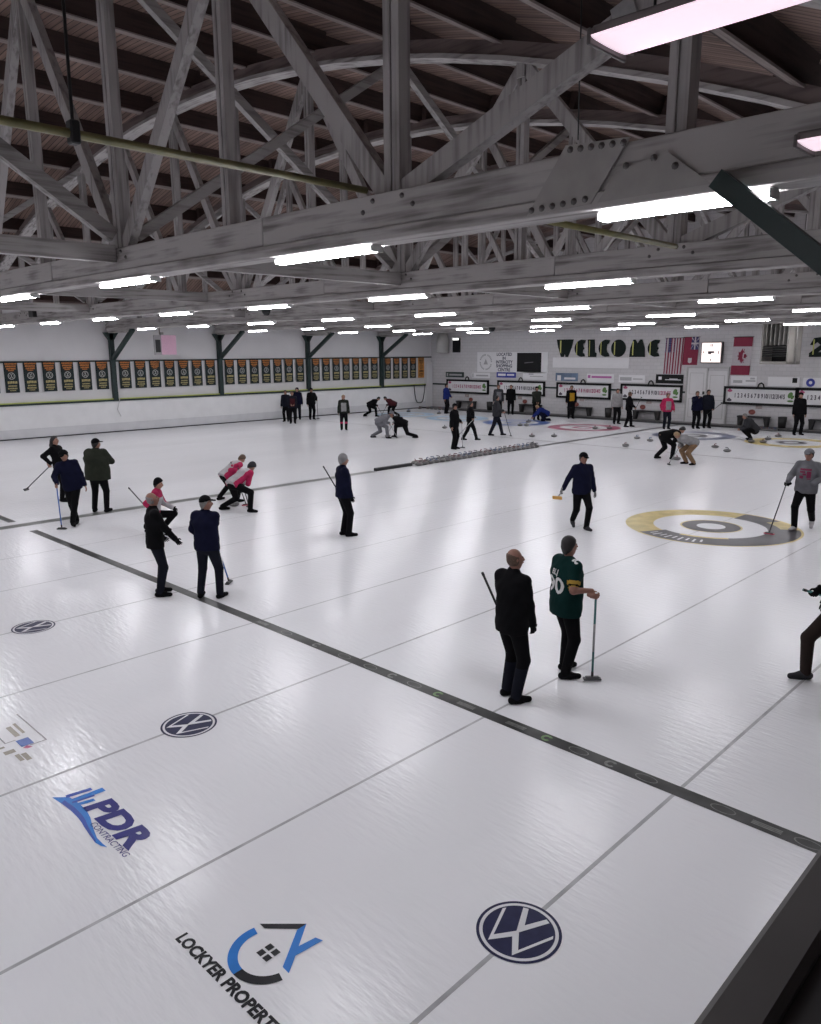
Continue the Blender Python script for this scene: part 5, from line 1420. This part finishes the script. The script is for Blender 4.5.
BAL = person('bald man in black jacket, broom tucked under his arm, near the dark line', (510, 699), 50, 1.74,
    dict(fL=(-.10, .05), fR=(.12, -.04), tL=-8, tR=-22, hL=('b', .66), eL=(-.25, -1, -.3), hR=(.16, .16, .90), eR=(.8, -.7, -.1), head=(-22, -2)),
    dict(top='black', bottom=['black', 'slate'], bzones=b_slate, hair='brown', bald=True, skin=SKIN2, gloves='black', build=1.12, hem=0.14, loose=0.016, broom=dict(head=(-.13, .27, .42), top=(-.20, -.27, 1.49), label='black curling broom with yellow head tucked under the bald man\'s arm', col='black', pad='yellow', ground=False)), 0.0135)
JER = person('dark-haired man in green football jersey with yellow sleeve stripes, leaning on an upright broom', (563, 674), 66, 1.71,
    dict(fL=(-.12, .10), fR=(.13, -.06), tL=4, tR=-22, hR=('b', .01), eR=(.35, -.3, -.9), hL=(-.27, .06, .84), head=(-4, 0)),
    dict(top=['green', 'gold', 'black'], topname='jersey', zones=z_jersey, short=True, bottom='black', hair='dark', skin=SKIN2, build=1.26, hem=0.16, loose=0.022, collar=False, broom=dict(px=(592, 681), dt=(0.0, 0.0, 1.06), label='upright curling broom with teal and silver handle held by the man in the jersey', col='teal', two='grey', pad='dgrey')), 0.0135)
person('man in black cap and dark navy sweater striding towards the viewer with a broom', (580, 528), 168, 1.72,
    dict(fL=(-.05, .22), fR=(.08, -.24, .06), fRp=25, hR=('b', .72), hL=(-.30, .02, .84), head=(8, 6), pz=.90, eR=(.6, -.6, -.4)),
    dict(top='navy', bottom='black', cap='black', hair='dark', skin=SKIN2, gloves='lgrey', hem=0.12, shoe='dgrey', build=1.16, broom=dict(head=(.62, .12, .74), top=(-.12, -.78, 1.02), label='curling broom with orange head carried level by the man in dark navy', col='grey', pad='orange', ground=False)), 0.016)
G4 = person('man in grey hoodie and grey cap walking with a slanted broom over the yellow house', (802, 529), -138, 1.80,
    dict(fL=(-.10, -.30, .08), fR=(.10, .22), fLp=35, hR=('b', .02), hL=(-.17, .20, 1.02), pocketL=True, eL=(-.9, -.5, -.1), eR=(.5, -.5, -.5), head=(0, 4), pz=.90),
    dict(top='grey', topname='hoodie', bottom='black', cap='grey', hair='dark', skin=SKIN2, gloves='black', hem=0.12, loose=0.022, hooddown=True, shoe='white', build=1.16, broom=dict(px=(769, 535), top=(.30, .32, 1.00), label='slim dark curling broom with red head swept by the man in the grey hoodie', col='dgrey', pad='red')), 0.016)
person('striding person in brown trousers at the edge of the view, gloved hand on broom', (832, 683), -86, 1.80,
    dict(fR=(.10, .26), fL=(-.10, -.40, .05), fLp=20, tR=0, hL=('b', .11), hR=(.3, .0, .9), pz=.87, eL=(-.5, -.7, -.4)),
    dict(top='black', bottom='brown', gloves='black', hair='dark', shoe='dgrey', build=1.1, broom=dict(head=(-.05, -.62, .80), top=(-.22, .52, 1.17), label='dark green curling broom carried by the striding person at the view edge', col='teal', pad='dgrey', ground=False)), 0.016)
person('slim person in navy top and pale grey hat standing alone in mid ice', (344, 536), 66, 1.74,
    dict(fL=(-.10, .02), fR=(.10, .08), tL=0, tR=-4, hL=('b', .66), eL=(-.2, -1, -.3), hR=(.19, .12, .86), head=(-6, 0)),
    dict(top='navy', bottom='black', beanie='lgrey', deep=True, hair='grey', gloves='black', hem=0.10, build=1.14, broom=dict(head=(-.12, .22, .45), top=(-.22, -.35, 1.50), label='black curling broom tucked under the arm of the person in the pale hat', col='black', pad='dgrey', ground=False)), 0.016)
person('balding man in black jacket and navy trousers, gloved hand held out, beside the kneeling player', (159, 595), 62, 1.68,
    dict(fL=(-.12, .05), fR=(.12, .0), tL=0, tR=-15, hR=(.15, .32, .93), eR=(.5, -.7, -.5), hL=(-.16, .12, .98), eL=(-.4, -.9, -.2), head=(-10, -14)),
    dict(top='black', bottom='slate', hair='grey', bald=True, skin=SKIN2, gloves='black', build=1.08, hem=0.12, loose=0.016), 0.014)
person('man in navy jacket and black cap seen from behind, holding a thin blue broom', (210, 598), 14, 1.65,
    dict(fL=(-.17, .0), fR=(.17, .04), hR=('b', .02), eR=(.9, -.4, -.2), hL=(-.20, .22, .98), eL=(-.9, -.4, -.2), head=(-62, 0)),
    dict(top='navy', bottom='slate', cap='black', hair='grey', skin=SKIN2, gloves='black', build=1.14, hem=0.10, loose=0.022, broom=dict(px=(229, 584), dt=(-.22, -.03, 0.86), label='thin blue and white curling broom held by the man in the navy jacket', col='blue', two='white', pad='black')), 0.014)
person('crouching player in pink and white jacket and black hat behind the balding man', (157, 533), 84, 1.68,
    dict(pz=.46, py=-.05, lean=12, fL=(-.14, .10), fR=(.14, -.16, .02), fRp=30, hL=(-.1, .36, .55), hR=('b', .6), head=(0, 5)),
    dict(top=['pink', 'white'], zones=z_pink, bottom='black', beanie='black', hair='dark', gloves='black', broom=dict(head=(.18, .30, .05), top=(.26, -.48, 1.10), label='thin curling broom leaning back over the crouching pink player', col='dgrey', pad='dgrey', ground=False)), 0.016)
person('man in navy jacket and dark cap looking down, feet crossed, with a blue broom', (76, 525), 158, 1.74,
    dict(fL=(.06, .16), fR=(-.02, -.14, .0), hR=('b', .02), eR=(.8, -.5, -.3), hL=(-.28, .05, .88), lean=4, side=9, head=(-24, 14)),
    dict(top='navy', bottom='black', cap='black', hair='dark', hem=0.13, loose=0.02, hooddown=True, broom=dict(px=(62, 530), dt=(0.02, 0.02, .98), label='upright blue curling broom held by the man looking down', col='blue', pad='black')), 0.016)
person('broad man in olive jacket and black cap with folded arms, back to the viewer', (101, 512), 4, 1.80,
    dict(fL=(-.15, .0), fR=(.14, .02), hL=(-.06, .30, 1.16), hR=(.08, .30, 1.18), eL=(-.95, .0, -.5), eR=(.95, .0, -.5), head=(-40, 0)),
    dict(top='olive', bottom='black', cap='black', hair='dark', build=1.58, hem=0.16, loose=0.03), 0.018)
person('woman in black with long dark hair leaning back, behind the man in navy', (61, 501), 96, 1.72,
    dict(lean=-9, py=.06, fL=(-.10, .14), fR=(.10, .10), hR=('b', .06), hL=(-.2, .2, 1.0), head=(0, 0)),
    dict(top='black', bottom='black', hair='dark', long=True, broom=dict(head=(.25, -.80, .35), top=(.22, -.04, 1.02), label='thin broom held behind the woman with long dark hair', col='dgrey', pad='dgrey', ground=False)), 0.018)
person('sweeper in white and pink jacket lunging over the stone, nearer of the pair', (236, 511), 40, 1.72,
    dict(pz=.72, lean=62, py=-.05, px=.02, fL=(-.40, -.12), fR=(.42, .12), tL=-40, tR=-60, hL=('b', .10), hR=('b', .42), head=(0, 20), eL=(-.9, -.2, .1), eR=(.9, -.2, .1)),
    dict(top=['pink', 'white'], zones=z_vest, bottom='black', beanie='dgrey', hair='dark', gloves='black', broom=dict(px=(249, 508), top=(-.12, .22, 1.06), label='broom of the nearer pink and white sweeper', col='dgrey', pad='black')), 0.017)
person('sweeper in pink and white jacket bent over the stone, farther of the pair', (228, 501), 48, 1.66,
    dict(pz=.74, lean=56, py=-.05, fL=(-.30, -.10), fR=(.34, .10), hL=('b', .42), hR=('b', .10), head=(0, 20), eL=(-.9, -.2, .1), eR=(.9, -.2, .1)),
    dict(top=['pink', 'white'], zones=z_vest, bottom='black', hair='brown', gloves='pink', broom=dict(px=(246, 506), top=(.0, .15, 1.08), label='broom of the farther pink and white sweeper', col='dgrey', pad='red')), 0.017)

# --- distant players
FR = 0.027
def far(label, px, a, look, pose=None, H=1.74): return person(label, px, a, H, pose or {}, dict(dict(build=1.22, loose=0.028, legloose=0.026), **look), FR)
SWEEP = dict(pz=.72, lean=62, py=-.08, fL=(-.16, -.36), fR=(.14, .34), hL=('b', .12), hR=('b', .42), head=(0, 15))
def swb(label, col='dgrey', pad='black'): return dict(head=(.05, .75, .02), top=(-.05, .22, 1.02), label=label, col=col, pad=pad, ground=True)
far('person in dark jacket, foremost of the trio by the banner wall', (293, 423.5), 170, dict(top=['slate', 'maroon'], zones=z_front, bottom='black', hair='brown'), dict(hL=(-.1, .3, 1.05), hR=(.1, .3, 1.05)))
far('person in slate jacket with dark hair, beside the trio\'s foremost by the banner wall', (286.5, 421.5), 190, dict(top='slate', bottom='black', hair='dark'))
far('tall person in navy blue jacket and hat, rear of the trio by the banner wall', (298, 419.5), 178, dict(top='navy', bottom='slate', beanie='navy', hair='dark'), H=1.82)
far('person in black with a broom, standing by the second green post', (312, 419.5), 150, dict(top='black', bottom='black', cap='black', hair='dark', broom=dict(head=(-.32, .12, .03), top=(-.26, .16, 1.1), label='broom of the black-clad person by the second green post', ground=True)), dict(hL=('b', .05)), 1.80)
far('fair-haired woman in dark jacket with pale print, alone before the banner wall', (344, 430), 172, dict(top=['dolive', 'lgrey'], zones=z_front, bottom=['black', 'pink'], bzones=lambda C, c, k, f: np.where((C[:, 2] > .34) & (C[:, 2] < .42), 1, 0), hair='fair', long=True))
far('dark-clothed sweeper bent over, nearer the banner wall', (370.5, 416.5), 82, dict(top='black', bottom='black', hair='dark', broom=swb('broom of the dark sweeper nearest the banner wall')), SWEEP)
far('sweeper in dark red jacket bent over, facing the dark sweeper', (393.5, 416), -80, dict(top='maroon', bottom='black', hair='dark', broom=swb('broom of the sweeper in dark red')), SWEEP)
far('sweeper all in grey lunging over a stone', (380, 438), 92, dict(top='grey', bottom='grey', beanie='grey', hair='dark', broom=swb('broom of the grey sweeper', 'grey')), SWEEP, 1.8)
far('sweeper all in black stretched in a long lunge', (403, 437.5), -84, dict(top='black', bottom='black', hair='dark', broom=swb('broom of the black lunging sweeper', 'grey')), dict(SWEEP, pz=.62, fL=(-.16, -.62), fR=(.14, .36)), 1.8)
far('stocky person in black cap and black clothes watching with a broom', (454, 449), 120, dict(top='black', bottom='black', cap='black', hair='dark', build=1.3, loose=.02, broom=dict(head=(-.35, .2, .03), top=(-.25, .2, 1.05), label='broom of the stocky person in black', ground=True, col='grey')), dict(hL=('b', .05)), 1.8)
far('dark-haired woman in black walking beside the stocky person', (470, 441), 95, dict(top='black', bottom='black', hair='dark', long=True, broom=dict(head=(.3, -.5, .30), top=(.25, .25, 1.1), label='broom carried by the woman walking in black', col='grey', ground=False)), dict(fL=(-.08, .30), fR=(.08, -.32, .05), hR=('b', .15)), 1.70)
far('person in charcoal jacket walking in front of the scoreboards', (496, 436), 92, dict(top='dgrey', bottom='slate', hair='dark', broom=dict(head=(.2, .62, .03), top=(.25, .30, 1.12), label='broom of the person in charcoal walking', ground=True)), dict(fL=(-.08, .28), fR=(.08, -.28), hR=('b', .06)), 1.85)
far('person in bright blue shirt by the corner of the hall', (446, 413.5), 120, dict(top='blue', bottom='black', hair='dark'), dict(hL=(-.1, .28, 1.0)), 1.84)
far('tall person in grey jacket and dark vest before the corner scoreboards', (498, 417), 175, dict(top=['dgrey', 'grey'], zones=z_front, bottom='black', hair='brown'), None, 1.9)
far('person in plain black standing under the second scoreboard', (510.5, 414.5), 185, dict(top='black', bottom='black', hair='brown'), None, 1.80)
far('person in dark olive jacket with hands together, beside the blue crouching player', (536, 420), 178, dict(top='dolive', bottom='black', beanie='black', hair='dark'), dict(hL=(-.06, .28, .95), hR=(.06, .28, .95)), 1.86)
far('player in bright blue jacket crouching low by the blue house', (545, 421), -96, dict(top='blue', bottom='navy', hair='fair'), dict(pz=.42, lean=62, py=-.1, fL=(-.16, .12), fR=(.14, -.30), hL=(-.15, .75, .2), hR=(.15, .7, .2)))
far('person in yellow and black jacket standing under the red-numbered scoreboard', (570.5, 418.5), 176, dict(top=['black', 'yellow'], zones=z_front, bottom='black', hair='brown'), None, 1.88)
far('person in light grey hoodie standing by the waste bin', (616, 424), 170, dict(top='lgrey', bottom='black', hair='dark', shoe='dgrey'), None, 1.86)
far('person in black with a raised broom beside the grey hoodie', (628, 427), 100, dict(top='black', bottom='black', hair='brown', broom=dict(head=(.2, .55, 1.5), top=(.2, .2, .7), label='broom held up by the person in black beside the grey hoodie', ground=False)), dict(hR=('b', .3), fL=(-.1, .15), fR=(.1, -.15)), 1.78)
far('person in bright pink and white jacket standing by the divider', (666, 429), 178, dict(top=['pink', 'lgrey'], zones=z_front, bottom='slate', hair='brown'), dict(hL=(-.3, .1, .95), hR=(.3, .1, .95)), 1.76)
far('sweeper in black bent double over the stone, facing the tan trousers', (664, 459), 88, dict(top='black', bottom='black', hair='dark', build=1.1, broom=swb('broom of the sweeper in black near the far hog line')), dict(SWEEP, pz=.80, lean=78, fL=(-.16, -.22), fR=(.14, .22)), 1.84)
far('sweeper in pale jacket and tan trousers bent over the stone', (690, 464.5), -100, dict(top='lgrey', bottom='tan', hair='fair', build=1.08, broom=swb('broom of the sweeper in tan trousers', 'grey')), dict(SWEEP, pz=.76, lean=72, fL=(-.14, -.05), fR=(.18, .05)), 1.76)
far('person in navy jacket holding a hand to the mouth by the double door', (695, 428.5), 172, dict(top='navy', bottom='black', hair='brown'), dict(hR=(.08, .22, 1.42), eR=(.8, .0, -.7)), 1.84)
far('person in dark jacket with a slanted broom by the double door', (706, 428), 180, dict(top='slate', bottom='black', hair='dark', broom=dict(head=(-.62, .1, 1.15), top=(.1, .2, .62), label='broom slanting up from the person by the double door', ground=False)), dict(hL=('b', .45)), 1.9)
far('crouching person in grey patterned jacket beside the far yellow ring', (751, 440), -80, dict(top='dgrey', bottom='black', hair='grey', build=1.35, loose=.03), dict(pz=.44, lean=42, py=-.12, fL=(-.18, .05), fR=(.18, -.02), hL=(-.1, .45, .45), hR=(.1, .45, .45), kout=.3), 1.84)
far('tall person in black standing beside the bin under the heater', (797, 435), 176, dict(top='black', bottom='black', cap='black', hair='dark'), dict(fL=(-.14, 0), fR=(.14, 0)), 1.92)

# --- lettering wrapped onto the jersey and the hoodie
def wrap_text(who, s, size, m, centre, normal, up, off=0.0, lift=0.006):
    root, jk, ctx, l2w, sc = PEOPLE[who]
    me = text_mesh(s, size, 0, off).copy()
    b = bmesh.new(); b.from_mesh(me)
    bmesh.ops.triangulate(b, faces=b.faces)
    bmesh.ops.subdivide_edges(b, edges=[e for e in b.edges if e.calc_length() > size * 0.12], cuts=2)
    tr = BVHTree.FromPolygons([v.co.copy() for v in jk.data.vertices], [tuple(p.vertices) for p in jk.data.polygons])
    n = Vector(normal).normalized(); u = Vector(up); u = (u - n * u.dot(n)).normalized(); x = u.cross(n)
    for v in b.verts:
        p = Vector(centre) * sc + x * v.co.x + u * v.co.y + n * 0.5
        h = tr.ray_cast(p, -n)
        v.co = (h[0] + n * lift) if h[0] is not None else p - n * 0.3
    return obj('lettering', b, m, jk)
kJ = [k for k in PEOPLE if 'jersey' in k][0]; c = PEOPLE[kJ][2]
MJW = mat('jersey_white', (0.62, 0.62, 0.62), 0.8)
ctr = c['P'] + c['s'] * 0.22; nB = -c['F']
wrap_text(kJ, '90', 0.27, MJW, ctr, nB, c['s'], 0.006)
wrap_text(kJ, 'BLJ', 0.085, MJW, c['P'] + c['s'] * 0.385, nB, c['s'], 0.002)
shp = c['sh'][1]
wrap_text(kJ, '90', 0.09, MJW, shp - c['L'] * 0.02, c['s'] * 0.9 + c['L'] * 0.5 - c['F'] * 0.1, -c['F'] * 1.0, 0.006)
kG = [k for k in PEOPLE if 'hoodie and grey cap' in k][0]; c = PEOPLE[kG][2]
MHR = mat('hoodie_print', (0.17, 0.014, 0.055), 0.8)
root, jk, ctx, l2w, sc = PEOPLE[kG]
tr = BVHTree.FromPolygons([v.co.copy() for v in jk.data.vertices], [tuple(p.vertices) for p in jk.data.polygons])
b = bmesh.new()
for (x0, x1, y0, y1) in ((-.11, .11, .07, .11), (-.11, -.03, -.08, .055), (.0, .11, .02, .055), (-.02, .05, -.03, .01), (.03, .11, -.10, -.04), (-.11, -.04, -.11, -.09)):
    g = [[None] * 5 for _ in range(5)]
    for i in range(5):
        for j in range(5):
            p = Vector(c['P'] + c['s'] * 0.30 + c['L'] * (x0 + (x1 - x0) * i / 4) + c['s'] * (y0 + (y1 - y0) * j / 4)) * sc
            n_ = Vector(c['F']); h = tr.ray_cast(p + n_ * 0.5, -n_)
            g[i][j] = b.verts.new((h[0] if h[0] is not None else p) + n_ * 0.006)
    for i in range(4):
        for j in range(4): b.faces.new((g[i][j], g[i + 1][j], g[i + 1][j + 1], g[i][j + 1]))
obj('chest_print', b, MHR, jk)
